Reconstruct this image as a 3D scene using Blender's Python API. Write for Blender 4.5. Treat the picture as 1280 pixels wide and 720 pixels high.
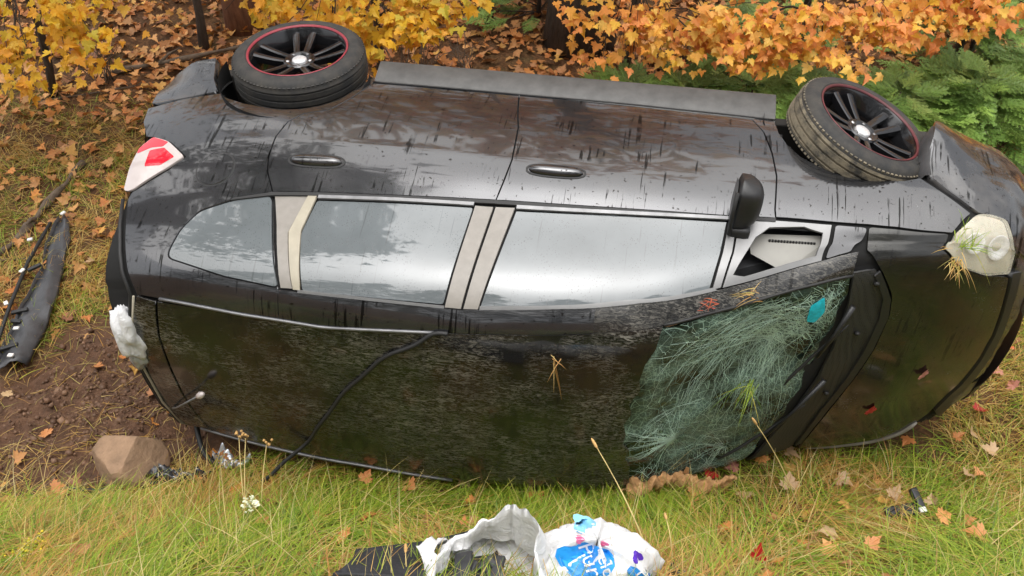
import bpy, math, random
import numpy as np
from mathutils import Vector, Matrix, geometry
from mathutils.bvhtree import BVHTree

for o in list(bpy.data.objects): bpy.data.objects.remove(o)
SC = bpy.context.scene
COL = SC.collection
R = math.radians
rng = np.random.default_rng(11)
random.seed(5)

# ------------------------------------------------------------------ camera
cam = bpy.data.cameras.new('camera'); camo = bpy.data.objects.new('camera', cam); COL.objects.link(camo)
cam.sensor_width = 36; cam.lens = 34.15; cam.clip_start = .05; cam.clip_end = 600
camo.matrix_world = Matrix(((.985, -.1135, .1302, 2.547), (.1727, .6354, -.7526, -4.345), (.0027, .7638, .6454, 3.938), (0, 0, 0, 1)))
SC.camera = camo
# ------------------------------------------------------------------ light: overcast autumn day
w = bpy.data.worlds.new('World'); SC.world = w; w.use_nodes = True
nt = w.node_tree; bg = nt.nodes['Background']
sky = nt.nodes.new('ShaderNodeTexSky'); sky.sky_type = 'NISHITA'; sky.sun_disc = False
sky.sun_elevation = R(78); sky.sun_rotation = R(200); sky.dust_density = 4; sky.air_density = 1.0
hs = nt.nodes.new('ShaderNodeHueSaturation'); hs.inputs['Saturation'].default_value = .12
nt.links.new(sky.outputs[0], hs.inputs['Color']); nt.links.new(hs.outputs[0], bg.inputs['Color'])
bg.inputs['Strength'].default_value = .15
sl = bpy.data.lights.new('sun', 'SUN'); sl.energy = 1.5; sl.angle = R(100); sl.color = (1, .96, .9)
so = bpy.data.objects.new('sun', sl); COL.objects.link(so)
so.rotation_euler = (R(12), 0, R(-20)); so.location = (0, -4, 9)
SC.view_settings.view_transform = 'Standard'; SC.view_settings.look = 'None'
SC.view_settings.exposure = .95; SC.view_settings.gamma = 1
SC.render.engine = 'CYCLES'
SC.cycles.max_bounces = 6; SC.cycles.diffuse_bounces = 3; SC.cycles.glossy_bounces = 3; SC.cycles.transmission_bounces = 4; SC.cycles.transparent_max_bounces = 6

# ------------------------------------------------------------------ helpers
def tag(o, label=None, cat=None, group=None, kind=None):
    if label: o['label'] = label
    if cat: o['category'] = cat
    if group: o['group'] = group
    if kind: o['kind'] = kind
    return o
def empty(name, loc=(0, 0, 0), rot=(0, 0, 0), parent=None):
    o = bpy.data.objects.new(name, None); COL.objects.link(o); o.location = loc; o.rotation_euler = rot
    o.empty_display_size = .1
    if parent: o.parent = parent
    return o
def link(name, me, mat=None, parent=None):
    o = bpy.data.objects.new(name, me); COL.objects.link(o)
    if mat and not me.materials: me.materials.append(mat)
    if parent: o.parent = parent
    return o
def mesh(name, v, f, smooth=True, normals=None, cols=None):
    me = bpy.data.meshes.new(name)
    me.from_pydata([tuple(map(float, p)) for p in v], [], [tuple(map(int, q)) for q in f])
    if cols is not None:
        a = me.color_attributes.new('Col', 'FLOAT_COLOR', 'POINT')
        c = np.ones((len(v), 4), np.float32); c[:, :3] = cols; a.data.foreach_set('color', c.ravel())
    if smooth: me.polygons.foreach_set('use_smooth', [True]*len(me.polygons))
    me.update()
    if normals is not None: me.normals_split_custom_set_from_vertices([tuple(map(float, n)) for n in normals])
    return me
def bigmesh(name, V, F, cols=None, smooth=False):
    """V (n,3) array, F (m,k) array of equal-sided faces"""
    me = bpy.data.meshes.new(name); V = np.asarray(V, np.float32); F = np.asarray(F, np.int32); k = F.shape[1]
    me.vertices.add(len(V)); me.vertices.foreach_set('co', V.ravel())
    me.loops.add(F.size); me.loops.foreach_set('vertex_index', F.ravel())
    me.polygons.add(len(F)); me.polygons.foreach_set('loop_start', np.arange(0, F.size, k, dtype=np.int32))
    if cols is not None:
        a = me.color_attributes.new('Col', 'FLOAT_COLOR', 'POINT')
        c = np.ones((len(V), 4), np.float32); c[:, :3] = cols; a.data.foreach_set('color', c.ravel())
    if smooth: me.polygons.foreach_set('use_smooth', np.ones(len(F), bool))
    me.update(calc_edges=True); me.validate()
    return me
class MB:
    """collects simple shapes into ONE mesh"""
    def __init__(s): s.v = []; s.f = []; s.sm = True
    def add(s, v, f):
        b = len(s.v); s.v += [tuple(map(float, p)) for p in v]; s.f += [tuple(int(i)+b for i in q) for q in f]; return s
    def tube(s, pts, r, n=8, cap=True):
        pts = [Vector(p) for p in pts]; m = len(pts); r = r if hasattr(r, '__len__') else [r]*m
        vs = []; ref = None
        for i, p in enumerate(pts):
            d = (pts[min(i+1, m-1)]-pts[max(i-1, 0)]).normalized()
            if ref is None: ref = d.orthogonal().normalized()
            else: ref = (ref-d*ref.dot(d)).normalized()
            b = d.cross(ref)
            for k in range(n):
                a = 2*math.pi*k/n; vs.append(p+(ref*math.cos(a)+b*math.sin(a))*r[i])
        fs = [(i*n+k, i*n+(k+1) % n, (i+1)*n+(k+1) % n, (i+1)*n+k) for i in range(m-1) for k in range(n)]
        if cap: fs += [tuple(range(n))[::-1], tuple((m-1)*n+k for k in range(n))]
        return s.add(vs, fs)
    def grid(s, P):
        P = np.asarray(P); a, b = P.shape[:2]
        return s.add(P.reshape(-1, 3), [(i*b+j, i*b+j+1, (i+1)*b+j+1, (i+1)*b+j) for i in range(a-1) for j in range(b-1)])
    def lathe(s, prof, n=48, close=False):
        """prof: (radius, axial z)"""
        vs = [(r*math.cos(2*math.pi*k/n), r*math.sin(2*math.pi*k/n), z) for r, z in prof for k in range(n)]; m = len(prof)
        rows = m if close else m-1
        return s.add(vs, [(i*n+k, i*n+(k+1) % n, ((i+1) % m)*n+(k+1) % n, ((i+1) % m)*n+k) for i in range(rows) for k in range(n)])
    def box(s, c, d, bev=.0, rot=None):
        hx, hy, hz = [q/2 for q in d]; b = min(bev, hx*.9, hy*.9, hz*.9); M = rot or Matrix.Identity(3); c = Vector(c)
        if b <= 0:
            v = [(x, y, z) for x in (-hx, hx) for y in (-hy, hy) for z in (-hz, hz)]
            f = [(0, 1, 3, 2), (4, 6, 7, 5), (0, 4, 5, 1), (2, 3, 7, 6), (0, 2, 6, 4), (1, 5, 7, 3)]
        else:
            import bmesh
            bm = bmesh.new(); bmesh.ops.create_cube(bm, size=1)
            for q in bm.verts: q.co = Vector((q.co.x*d[0], q.co.y*d[1], q.co.z*d[2]))
            bmesh.ops.bevel(bm, geom=bm.edges[:], offset=b, segments=2, affect='EDGES', profile=.6)
            v = [q.co.copy() for q in bm.verts]; bm.verts.index_update(); f = [[q.index for q in p.verts] for p in bm.faces]; bm.free()
        return s.add([c+M @ Vector(p) for p in v], f)
    def build(s, name, mat, parent=None, smooth=None):
        return link(name, mesh(name, s.v, s.f, s.sm if smooth is None else smooth), mat, parent)
def sharp(o, deg=35):
    """smooth by angle"""
    o.data.set_sharp_from_angle(angle=R(deg)); return o
def nz(x, y, seed=0, oct=4, sc=1.0):
    """cheap smooth 2-D noise in [-1,1] (vectorised)"""
    r = np.random.default_rng(1000+seed); x = np.asarray(x, float)*sc; y = np.asarray(y, float)*sc; out = 0; a = 1; tot = 0; f = 1.0
    for _ in range(oct):
        for k in range(3):
            th, ph, ph2 = r.uniform(0, 6.283, 3); q = r.uniform(.8, 1.25)*f
            out = out + a*np.sin((x*math.cos(th)+y*math.sin(th))*q*2.2+ph+1.3*np.sin((x*math.sin(th)-y*math.cos(th))*q*1.7+ph2))/3
        tot += a*.6; a *= .55; f *= 2.03
    return np.clip(out/tot, -1, 1)

# ------------------------------------------------------------------ terrain shape
_gy = np.array([-60, -9, -5, -4.3, -3.3, -2.5, -2.0, -1.65, -1.35, -1.0, -.4, .5, 2, 4, 8, 14, 60.])
_gz = np.array([2.4, 2.35, 2.35, 2.2, 1.5, .90, .52, .25, .07, .0, -.03, -.06, 0, .12, .5, 1.3, 6.])
def herm(xk, yk, x):
    yk = np.asarray(yk, float); n = len(xk); h = np.diff(xk); sh = (-1,)+(1,)*(yk.ndim-1)
    d = np.diff(yk, axis=0)/h.reshape(sh); m = np.empty_like(yk); m[0] = d[0]; m[-1] = d[-1]
    a = (h[1:]/(h[1:]+h[:-1])).reshape(sh); m[1:-1] = a*d[:-1]+(1-a)*d[1:]
    x = np.clip(x, xk[0], xk[-1]); i = np.clip(np.searchsorted(xk, x)-1, 0, n-2)
    hh = h[i]; s = (x-xk[i])/hh
    e = lambda z: z.reshape(z.shape+(1,)*(yk.ndim-1))
    s, hh = e(s), e(hh)
    return (2*s**3-3*s**2+1)*yk[i]+(s**3-2*s**2+s)*hh*m[i]+(-2*s**3+3*s**2)*yk[i+1]+(s**3-s**2)*hh*m[i+1]
def soilmask(x, y):
    x = np.asarray(x, float); y = np.asarray(y, float)
    d = np.hypot((x+.36)/.80, (y+1.12)/.72)+.22*nz(x, y, 3, 3, 2.2)
    return np.clip((1.15-d)/.35, 0, 1)
def gh(x, y):
    x = np.asarray(x, float); y = np.asarray(y, float)
    z = herm(_gy, _gz, y-.15*np.clip(x-2.3, -4, 4))
    under = np.clip(1-np.maximum(abs(x-2.1)/2.4, abs(y+.35)/.95), 0, .4)/.4
    z = z+(.05*nz(x, y, 1, 3, .9)+.012*nz(x, y, 2, 3, 4))*(1-under)
    s = soilmask(x, y)
    return z+s*(.055*nz(x, y, 4, 4, 4)+.03*nz(x, y, 24, 3, 11)-.02)-.02*under

# ------------------------------------------------------------------ materials
def newmat(name):
    m = bpy.data.materials.new(name); m.use_nodes = True; t = m.node_tree
    return m, t, t.nodes['Principled BSDF'], t.nodes['Material Output']
def N(t, typ, **kw):
    n = t.nodes.new(typ)
    for k, v in kw.items():
        if k in n.inputs: n.inputs[k].default_value = v
        else: setattr(n, k, v)
    return n
def coords(t, scale=(1, 1, 1), src='Object', rot=(0, 0, 0)):
    tc = N(t, 'ShaderNodeTexCoord'); mp = N(t, 'ShaderNodeMapping'); mp.inputs['Scale'].default_value = scale; mp.inputs['Rotation'].default_value = rot
    t.links.new(tc.outputs[src], mp.inputs[0]); return mp.outputs[0]
def noise(t, vec, scale, detail=6, rough=.6, dist=0):
    n = N(t, 'ShaderNodeTexNoise'); n.inputs['Scale'].default_value = scale; n.inputs['Detail'].default_value = detail
    n.inputs['Roughness'].default_value = rough; n.inputs['Distortion'].default_value = dist
    t.links.new(vec, n.inputs['Vector']); return n.outputs['Fac']
def ramp(t, fac, stops, interp='LINEAR'):
    r = N(t, 'ShaderNodeValToRGB'); r.color_ramp.interpolation = interp; e = r.color_ramp.elements
    while len(e) < len(stops): e.new(.5)
    for q, (p, c) in zip(e, stops):
        q.position = p; q.color = (*c, 1) if hasattr(c, '__len__') else (c, c, c, 1)
    t.links.new(fac, r.inputs[0]); return r.outputs[0]
def mix(t, fac, a, b, mode='MIX'):
    m = N(t, 'ShaderNodeMix', data_type='RGBA', blend_type=mode)
    for inp, val in ((m.inputs[0], fac), (m.inputs[6], a), (m.inputs[7], b)):
        if hasattr(val, 'is_linked'): t.links.new(val, inp)
        elif hasattr(val, '__len__'): inp.default_value = (*val, 1)
        else: inp.default_value = val
    return m.outputs[2]
def bump(t, p, h, strength=.3, dist=.01):
    b = N(t, 'ShaderNodeBump'); b.inputs['Strength'].default_value = strength; b.inputs['Distance'].default_value = dist
    t.links.new(h, b.inputs['Height']); t.links.new(b.outputs[0], p.inputs['Normal'])
def plain(name, col, rough=.5, metal=0, var=.25, scale=12, bmp=.0, bdist=.004, **kw):
    m, t, p, o = newmat(name); v = coords(t); f = noise(t, v, scale)
    c = ramp(t, f, [(.25, [q*(1-var) for q in col]), (.75, [min(1, q*(1+var)) for q in col])])
    t.links.new(c, p.inputs['Base Color']); p.inputs['Roughness'].default_value = rough; p.inputs['Metallic'].default_value = metal
    for k, q in kw.items(): p.inputs[k].default_value = q
    if bmp: bump(t, p, noise(t, v, scale*3), bmp, bdist)
    return m
def paint(name, grime=.25, flecks=0., base=(.056, .057, .061)):
    """dark charcoal metallic car paint, wet and dusty"""
    m, t, p, o = newmat(name); v = coords(t)
    big = ramp(t, noise(t, v, 3.2, 8, .65), [(.46, 0.), (.72, 1.)])
    streak = ramp(t, noise(t, coords(t, (75, 3.6, 3.6)), 1.0, 4, .5, .25), [(.575, 0.), (.61, 1.)])
    gate = ramp(t, noise(t, coords(t, (5, 6, 6)), 1.0, 3), [(.50, 0.), (.57, 1.)])
    streak = mix(t, gate, (0, 0, 0), streak)
    spots = ramp(t, noise(t, v, 55, 2), [(.665, 0.), (.70, 1.)])
    drops = ramp(t, noise(t, v, 170, 2), [(.60, 0.), (.75, 1.)])
    g = mix(t, 1.0, big, (grime, grime, grime), 'MULTIPLY')
    c = mix(t, g, base, (.12, .11, .10))
    c = mix(t, streak, c, (.012, .012, .012)); c = mix(t, spots, c, (.015, .013, .012))
    if flecks:
        sc = ramp(t, noise(t, coords(t, (22, 80, 80), rot=(0, .0, .5)), 1.0, 7, .78, 1.6), [(.49, 0.), (.59, 1.)])
        area = ramp(t, noise(t, v, 2.3, 6, .65), [(.42, 0.), (.58, 1.)])
        fl = mix(t, area, (0, 0, 0), sc); fl = mix(t, 1.0, fl, (flecks,)*3, 'MULTIPLY')
        c = mix(t, fl, c, (.30, .28, .24))
        c = mix(t, ramp(t, noise(t, coords(t, (7, 16, 16)), 5, 6, .8), [(.68, 0.), (.73, .8)]), c, (.26, .24, .18))
        g = mix(t, 1.0, g, fl, 'ADD')
    t.links.new(c, p.inputs['Base Color'])
    t.links.new(ramp(t, g, [(0, .20), (.6, .60)]), p.inputs['Roughness'])
    mt = .3 if flecks else .75; t.links.new(mix(t, g, (mt,)*3, (.05,)*3), p.inputs['Metallic'])
    cwt = .75 if not flecks else .45; t.links.new(mix(t, mix(t, 1.0, streak, spots, 'ADD'), (cwt,)*3, (.08,)*3), p.inputs['Coat Weight']); p.inputs['Coat Roughness'].default_value = .05 if not flecks else .10; p.inputs['Coat IOR'].default_value = 1.7
    bump(t, p, mix(t, .5, drops, spots), .12, .002)
    return m
def leafmat(name, stops, src='obj', trans=.35, rough=.55):
    m, t, p, o = newmat(name)
    if src == 'obj':
        oi = N(t, 'ShaderNodeObjectInfo'); c = ramp(t, oi.outputs['Random'], stops)
    else:
        a = N(t, 'ShaderNodeAttribute'); a.attribute_name = 'Col'; c = a.outputs['Color']
    f = noise(t, coords(t), 60, 4); c = mix(t, .35, c, ramp(t, f, [(.3, .25), (.75, 1.)]), 'MULTIPLY')
    t.links.new(c, p.inputs['Base Color']); p.inputs['Roughness'].default_value = rough
    tr = N(t, 'ShaderNodeBsdfTranslucent'); t.links.new(c, tr.inputs['Color']); ms = N(t, 'ShaderNodeMixShader'); ms.inputs[0].default_value = trans
    t.links.new(p.outputs[0], ms.inputs[1]); t.links.new(tr.outputs[0], ms.inputs[2]); t.links.new(ms.outputs[0], o.inputs[0])
    return m
def fogglass(name, col=(.155, .172, .18), dark=(.03, .035, .035)):
    """tinted car glass with a fogged inside and rain beads outside"""
    m, t, p, o = newmat(name); v = coords(t)
    vo = N(t, 'ShaderNodeTexVoronoi'); vo.inputs['Scale'].default_value = 130; t.links.new(coords(t, (1, .7, .7)), vo.inputs['Vector'])
    bead = ramp(t, vo.outputs['Distance'], [(.16, 1.), (.30, 0.)])
    gate = ramp(t, noise(t, v, 16, 4), [(.42, 0.), (.60, 1.)]); bead = mix(t, gate, (0, 0, 0), bead)
    run = ramp(t, noise(t, coords(t, (85, 2.5, 2.5)), 1, 3, .5, .3), [(.66, 0.), (.70, .55)])
    fog = ramp(t, noise(t, v, 2.2, 4), [(.3, dark), (.6, col)])
    fog = mix(t, .35, col, fog)
    c = mix(t, bead, fog, (.07, .075, .075)); c = mix(t, run, c, (.07, .075, .075))
    t.links.new(c, p.inputs['Base Color']); p.inputs['Roughness'].default_value = .035; p.inputs['IOR'].default_value = 1.7
    bump(t, p, bead, .10, .002)
    return m
M = {}
M['paint'] = paint('charcoal_paint', .13)
M['paint_roof'] = paint('scuffed_shaded_roof_paint', .12, .8, (.010, .010, .010))  # same charcoal paint, base blackened for the dark bank it reflects; scuffs are wear
M['paint_hood'] = paint('shaded_hood_paint', .08, .10, (.012, .012, .010))  # dark ground reflection put into the base colour of the charcoal hood
M['paint_muddy'] = paint('muddy_paint', .7)
M['paint_scuff'] = paint('scuffed_shaded_pillar_paint', .2, .45, (.02, .02, .02))  # pillar base darkened against its bright sky reflection; pale scuffs are wear
M['paint_sill'] = paint('dusty_sill_paint', .95)
M['black'] = plain('black_plastic', (.018, .018, .019), .42, bmp=.2)
M['rubber'] = plain('black_rubber', (.016, .016, .016), .6)
M['inner'] = plain('dark_inner_metal_and_void', (.008, .008, .008), .9)
M['glass'] = fogglass('fogged_glass')
M['pillar'] = plain('matte_pillar_trim', (.25, .23, .205), .45, var=.12, scale=25)
M['trim'] = plain('grey_window_trim', (.22, .22, .22), .35, .5, var=.1)
M['chrome'] = plain('bright_molding', (.22, .22, .225), .45, .7, var=.3)
M['cream'] = plain('aged_light_trim', (.36, .325, .25), .5, var=.15)
M['debris_dark'] = plain('scuffed_liner', (.05, .05, .052), .55, var=.5, scale=10, bmp=.4)
M['sill'] = plain('dusty_sill', (.065, .063, .06), .5, .1, var=.35, scale=16, bmp=.15)
M['underbody'] = plain('underbody_metal', (.03, .027, .024), .8, .2, var=.5, scale=5)
M['seat'] = plain('grey_interior', (.06, .06, .065), .8)
M['dash'] = plain('light_dashboard', (.34, .33, .30), .55, var=.08)
def tyremat():
    m, t, p, o = newmat('tyre_rubber'); v = coords(t)
    mud = ramp(t, noise(t, v, 11, 7, .7), [(.42, 0.), (.66, 1.)])
    t.links.new(mix(t, mud, (.022, .022, .022), (.05, .045, .038)), p.inputs['Base Color']); p.inputs['Roughness'].default_value = .75
    bump(t, p, noise(t, v, 90, 3), .3, .003); return m
M['tyre'] = tyremat()
def treadmat():
    m, t, p, o = newmat('dusty_tread'); v = coords(t)
    mud = ramp(t, noise(t, v, 14, 7, .75), [(.34, 0.), (.55, 1.)])
    t.links.new(mix(t, mud, (.03, .028, .025), (.19, .16, .11)), p.inputs['Base Color']); p.inputs['Roughness'].default_value = .85
    bump(t, p, noise(t, v, 60, 4), .4, .004); return m
M['tread'] = treadmat()
M['rust'] = plain('rusty_drum', (.13, .065, .035), .8, var=.5, scale=22, bmp=.4)
M['rim'] = plain('black_alloy', (.018, .018, .02), .22, .6, var=.3, **{'Coat Weight': .6})
M['red'] = plain('red_rim_stripe', (.26, .03, .045), .4, var=.15)
M['darkred'] = plain('worn_dark_red_stripe', (.10, .018, .022), .45, var=.6, scale=9)
M['hub'] = plain('silver_hub_cap', (.72, .72, .73), .3, .4, var=.25, scale=90)
M['lens'] = plain('hazed_lens', (.42, .39, .31), .14, var=.22, scale=11, **{'Coat Weight': 1.0, 'Subsurface Weight': .2})
def clearmat():
    m, t, p, o = newmat('hazed_clear_lens'); p.inputs['Base Color'].default_value = (.78, .74, .60, 1); p.inputs['Roughness'].default_value = .1
    tr = N(t, 'ShaderNodeBsdfTransparent'); ms = N(t, 'ShaderNodeMixShader'); t.links.new(ramp(t, noise(t, coords(t), 12, 5), [(.3, .20), (.7, .42)]), ms.inputs[0])
    t.links.new(tr.outputs[0], ms.inputs[1]); t.links.new(p.outputs[0], ms.inputs[2]); t.links.new(ms.outputs[0], o.inputs[0]); return m
M['clear'] = clearmat()
M['lens_red'] = plain('red_lens', (.62, .012, .03), .12, var=.12, **{'Coat Weight': 1.0})
M['lens_white'] = plain('white_lens', (.50, .44, .42), .15, var=.06, **{'Coat Weight': 1.0})
def wsmat():
    m, t, p, o = newmat('shattered_windscreen'); v = coords(t)
    vo = N(t, 'ShaderNodeTexVoronoi', feature='DISTANCE_TO_EDGE'); vo.inputs['Scale'].default_value = 42
    t.links.new(coords(t, (1, 2.2, 1), rot=(0, .6, .5)), vo.inputs['Vector'])
    cr = ramp(t, vo.outputs['Distance'], [(0., 1.), (.10, 0.)])
    area = ramp(t, noise(t, v, 3.4, 5, .6, .5), [(.45, 0.), (.62, .9)])
    cr = mix(t, area, (0, 0, 0), cr)
    v3 = N(t, 'ShaderNodeTexVoronoi', feature='DISTANCE_TO_EDGE'); v3.inputs['Scale'].default_value = 17; t.links.new(coords(t, (1, 1.5, 1), rot=(0, .3, .9)), v3.inputs['Vector']); cr = mix(t, 1.0, cr, ramp(t, v3.outputs['Distance'], [(0., 1.), (.022, 0.)]), 'ADD')
    v2 = N(t, 'ShaderNodeTexVoronoi', feature='DISTANCE_TO_EDGE'); v2.inputs['Scale'].default_value = 170; t.links.new(v, v2.inputs['Vector'])
    crush = ramp(t, noise(t, v, 5.5, 6, .7, .6), [(.52, 0.), (.66, .75)]); fine = ramp(t, v2.outputs['Distance'], [(0., 1.), (.18, .12)]); cr = mix(t, 1.0, cr, mix(t, crush, (0, 0, 0), fine), 'ADD')
    base = ramp(t, noise(t, v, 3.4, 5, .6, .5), [(.40, (.008, .014, .011)), (.64, (.10, .16, .13))])
    t.links.new(mix(t, cr, base, (.28, .42, .34)), p.inputs['Base Color'])
    p.inputs['Roughness'].default_value = .06; p.inputs['IOR'].default_value = 1.5
    bump(t, p, mix(t, .4, noise(t, v, 25, 5), cr), .5, .006); return m
M['ws'] = wsmat()
M['crack'] = plain('crack_lines', (.48, .66, .56), .35, var=.5, scale=9)
M['sticker'] = plain('cyan_sticker', (.01, .48, .60), .4, var=.35, scale=70)
def cowlmat():
    m, t, p, o = newmat('perforated_cowl'); v = coords(t)
    vo = N(t, 'ShaderNodeTexVoronoi'); vo.inputs['Scale'].default_value = 115; vo.inputs['Randomness'].default_value = 0; t.links.new(v, vo.inputs['Vector'])
    h = ramp(t, vo.outputs['Distance'], [(.25, 0.), (.4, 1.)])
    t.links.new(mix(t, h, (.003, .003, .003), (.03, .03, .03)), p.inputs['Base Color']); p.inputs['Roughness'].default_value = .5; bump(t, p, h, .5, .003); return m
M['cowl'] = cowlmat()

# ------------------------------------------------------------------ car body surface
# car frame: x rear->front, -y up through the roof, z towards the car's left flank (which faces the sky)
TK = np.array([0, .28, .56, .655, 1.14, 1.28, 1.52, 1.75, 1.90])
XS = np.array([.05, .30, .50, .90, 1.40, 1.90, 2.40, 2.65, 2.90, 3.20, 3.42, 3.60, 3.90, 4.10, 4.22])
TB = np.array([
[1.425,0.4092,1.3668,0.47,1.32,0.62,0.985,0.67,0.85,0.7,0.6,0.69,0.36,0.64,0.22],
[1.465,0.4806,1.4024,0.545,1.36,0.69,0.98,0.735,0.84,0.77,0.6,0.76,0.36,0.71,0.19],
[1.49,0.517,1.423,0.585,1.385,0.735,0.975,0.775,0.84,0.81,0.6,0.8,0.36,0.75,0.175],
[1.52,0.557,1.453,0.625,1.41,0.78,0.965,0.82,0.83,0.845,0.58,0.835,0.36,0.79,0.165],
[1.535,0.572,1.468,0.64,1.42,0.8,0.955,0.835,0.82,0.855,0.57,0.845,0.36,0.8,0.16],
[1.53,0.572,1.463,0.64,1.41,0.8,0.945,0.838,0.81,0.855,0.57,0.845,0.36,0.8,0.16],
[1.49,0.567,1.418,0.635,1.37,0.8,0.93,0.838,0.8,0.855,0.57,0.845,0.36,0.8,0.16],
[1.44,0.5756,1.3724,0.645,1.315,0.8,0.92,0.838,0.79,0.855,0.57,0.845,0.36,0.8,0.17],
[1.325,0.6078,1.2612,0.67,1.205,0.8,0.91,0.838,0.78,0.855,0.57,0.845,0.36,0.8,0.18],
[1.175,0.6582,1.1028,0.715,1.045,0.795,0.895,0.835,0.77,0.855,0.57,0.845,0.36,0.79,0.19],
[1.055,0.69,0.99,0.745,0.945,0.79,0.88,0.832,0.76,0.85,0.57,0.84,0.36,0.79,0.19],
[1.005,0.685,0.945,0.74,0.91,0.785,0.86,0.825,0.75,0.845,0.56,0.835,0.36,0.78,0.19],
[0.925,0.635,0.865,0.695,0.83,0.745,0.79,0.785,0.71,0.81,0.54,0.8,0.36,0.74,0.19],
[0.835,0.53,0.785,0.595,0.755,0.65,0.72,0.69,0.65,0.72,0.52,0.71,0.36,0.66,0.2],
[0.765,0.4,0.73,0.46,0.705,0.51,0.67,0.55,0.61,0.58,0.5,0.57,0.36,0.52,0.21]])
_h = np.diff(TK)
def keys(x):
    r = herm(XS, TB, np.asarray(x, float)); v0, w2, v2 = r[..., 0], r[..., 1], r[..., 2]; z = np.zeros_like(v0)
    W = np.stack([z, w2*.52, w2, r[..., 3], r[..., 5], r[..., 7], r[..., 9], r[..., 11], r[..., 13]], -1)
    V = np.stack([v0, v0-(v0-v2)*.24, v2, r[..., 4], r[..., 6], r[..., 8], r[..., 10], r[..., 12], r[..., 14]], -1)
    return W, V
def surf(x, t):
    x, t = np.broadcast_arrays(np.asarray(x, float), np.asarray(t, float)); sg = np.where(t < 0, -1., 1.); t = np.clip(abs(t), 0, TK[-1])
    W, V = keys(x); K = np.stack([W, V], -1)
    d = np.diff(K, axis=-2)/_h[:, None]; m = np.empty_like(K); m[..., 0, :] = d[..., 0, :]*np.array([1, 0]); m[..., -1, :] = d[..., -1, :]
    a = (_h[1:]/(_h[1:]+_h[:-1]))[:, None]; m[..., 1:-1, :] = a*d[..., :-1, :]+(1-a)*d[..., 1:, :]
    lim = 2.2*np.minimum(abs(d[..., :-1, :]), abs(d[..., 1:, :]))+.02; m[..., 1:-1, :] = np.clip(m[..., 1:-1, :], -lim, lim)
    i = np.clip(np.searchsorted(TK, t)-1, 0, len(TK)-2); g = lambda A, j: np.take_along_axis(A, j[..., None, None], axis=-2)[..., 0, :]
    h = _h[i][..., None]; s = ((t-TK[i])/_h[i])[..., None]
    r = (2*s**3-3*s**2+1)*g(K, i)+(s**3-2*s**2+s)*h*g(m, i)+(-2*s**3+3*s**2)*g(K, i+1)+(s**3-s**2)*h*g(m, i+1)
    q = np.where(sg < 0, np.clip(t/.5, 0, 1), 0.)*np.clip((3.3-x)/.5, 0, 1); r = np.stack([r[..., 0]*(1+.05*q), r[..., 1]+.022*q*np.clip((1.2-t)/.4, 0, 1)], -1)   # right flank pushed out by the roll-over
    return np.stack([x, -r[..., 1], sg*r[..., 0]], -1)
def nrm(a): return a/np.maximum(np.linalg.norm(a, axis=-1, keepdims=True), 1e-9)
def snorm0(x, t, e=2e-3):
    a = surf(x+e, t)-surf(x-e, t); b = surf(x, t+e)-surf(x, t-e)
    n = nrm(np.cross(a, b)); return n*np.where(((n*(surf(x, t)-np.array([0, -.6, 0])))[..., 1:].sum(-1) < 0)[..., None], -1, 1)
def G(x, t, cx, ct, sx, st): return np.exp(-((x-cx)/sx)**2-((t-ct)/st)**2)
def dents(x, t):
    d = .0010*nz(x*3, t*3, 9, 2, 1.2)
    d = d+.006*np.clip(.6-abs(t), 0, .3)*nz(x*2.2, t*3, 33, 3, 1.2)-.014*G(x, t, 1.9, -.1, .5, .22)-.02*G(x, t, 2.5, -.38, .2, .18)+.012*G(x, t, 2.52, -.12, .07, .12)-.008*G(x, t, 1.2, .15, .4, .15)
    d = d-.018*G(x, t, 3.9, -.3, .2, .2)+.008*G(x, t, 3.75, .1, .12, .3)
    d = d-.004*G(x, t, .62, 1.45, .25, .06)+.003*G(x, t, 1.4, 1.38, .5, .03)
    return d
def caved(x, t):
    return dents(x, t)-.075*G(x, t, 2.98, .2, .30, .26)-.055*G(x, t, 2.85, -.25, .22, .2)+.018*nz(x*4, t*4, 21, 4, 1.1)
def P3(x, t, off=0., dfun=dents):
    n = snorm0(x, t); return surf(x, t)+n*(dfun(x, t)+off)[..., None] if np.ndim(off) or True else None
def N3(x, t, dfun=dents, off=None, e=4e-3):
    o = off or (lambda a, b: 0.*a)
    p = lambda a, b: surf(a, b)+snorm0(a, b)*(dfun(a, b)+o(a, b))[..., None]
    n = nrm(np.cross(p(x+e, t)-p(x-e, t), p(x, t+e)-p(x, t-e))); r = snorm0(x, t)
    return n*np.where((n*r).sum(-1, keepdims=True) < 0, -1, 1)
def inpoly(px, py, poly):
    poly = np.asarray(poly); c = np.zeros(np.shape(px), bool); n = len(poly); j = n-1
    for i in range(n):
        xi, yi = poly[i]; xj, yj = poly[j]
        k = ((yi > py) != (yj > py)) & (px < (xj-xi)*(py-yi)/((yj-yi) or 1e-12)+xi); c ^= k; j = i
    return c
def densify(poly, step):
    out = []
    for i in range(len(poly)):
        a = np.array(poly[i], float); b = np.array(poly[(i+1) % len(poly)], float); m = max(1, int(math.ceil(np.hypot(*(b-a))/step)))
        out += [a+(b-a)*k/m for k in range(m)]
    return np.array(out)
def rounded(poly, r):
    """cut corners of a polygon with small arcs"""
    out = []; n = len(poly)
    for i in range(n):
        p = np.array(poly[i], float); a = np.array(poly[i-1], float); b = np.array(poly[(i+1) % n], float)
        ra = min(r, np.hypot(*(a-p))*.45); rb = min(r, np.hypot(*(b-p))*.45)
        A = p+(a-p)/max(np.hypot(*(a-p)), 1e-9)*ra; B = p+(b-p)/max(np.hypot(*(b-p)), 1e-9)*rb
        for s in (0, .25, .5, .75, 1): out.append((1-s)**2*A+2*s*(1-s)*p+s*s*B)
    return np.array(out)
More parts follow.
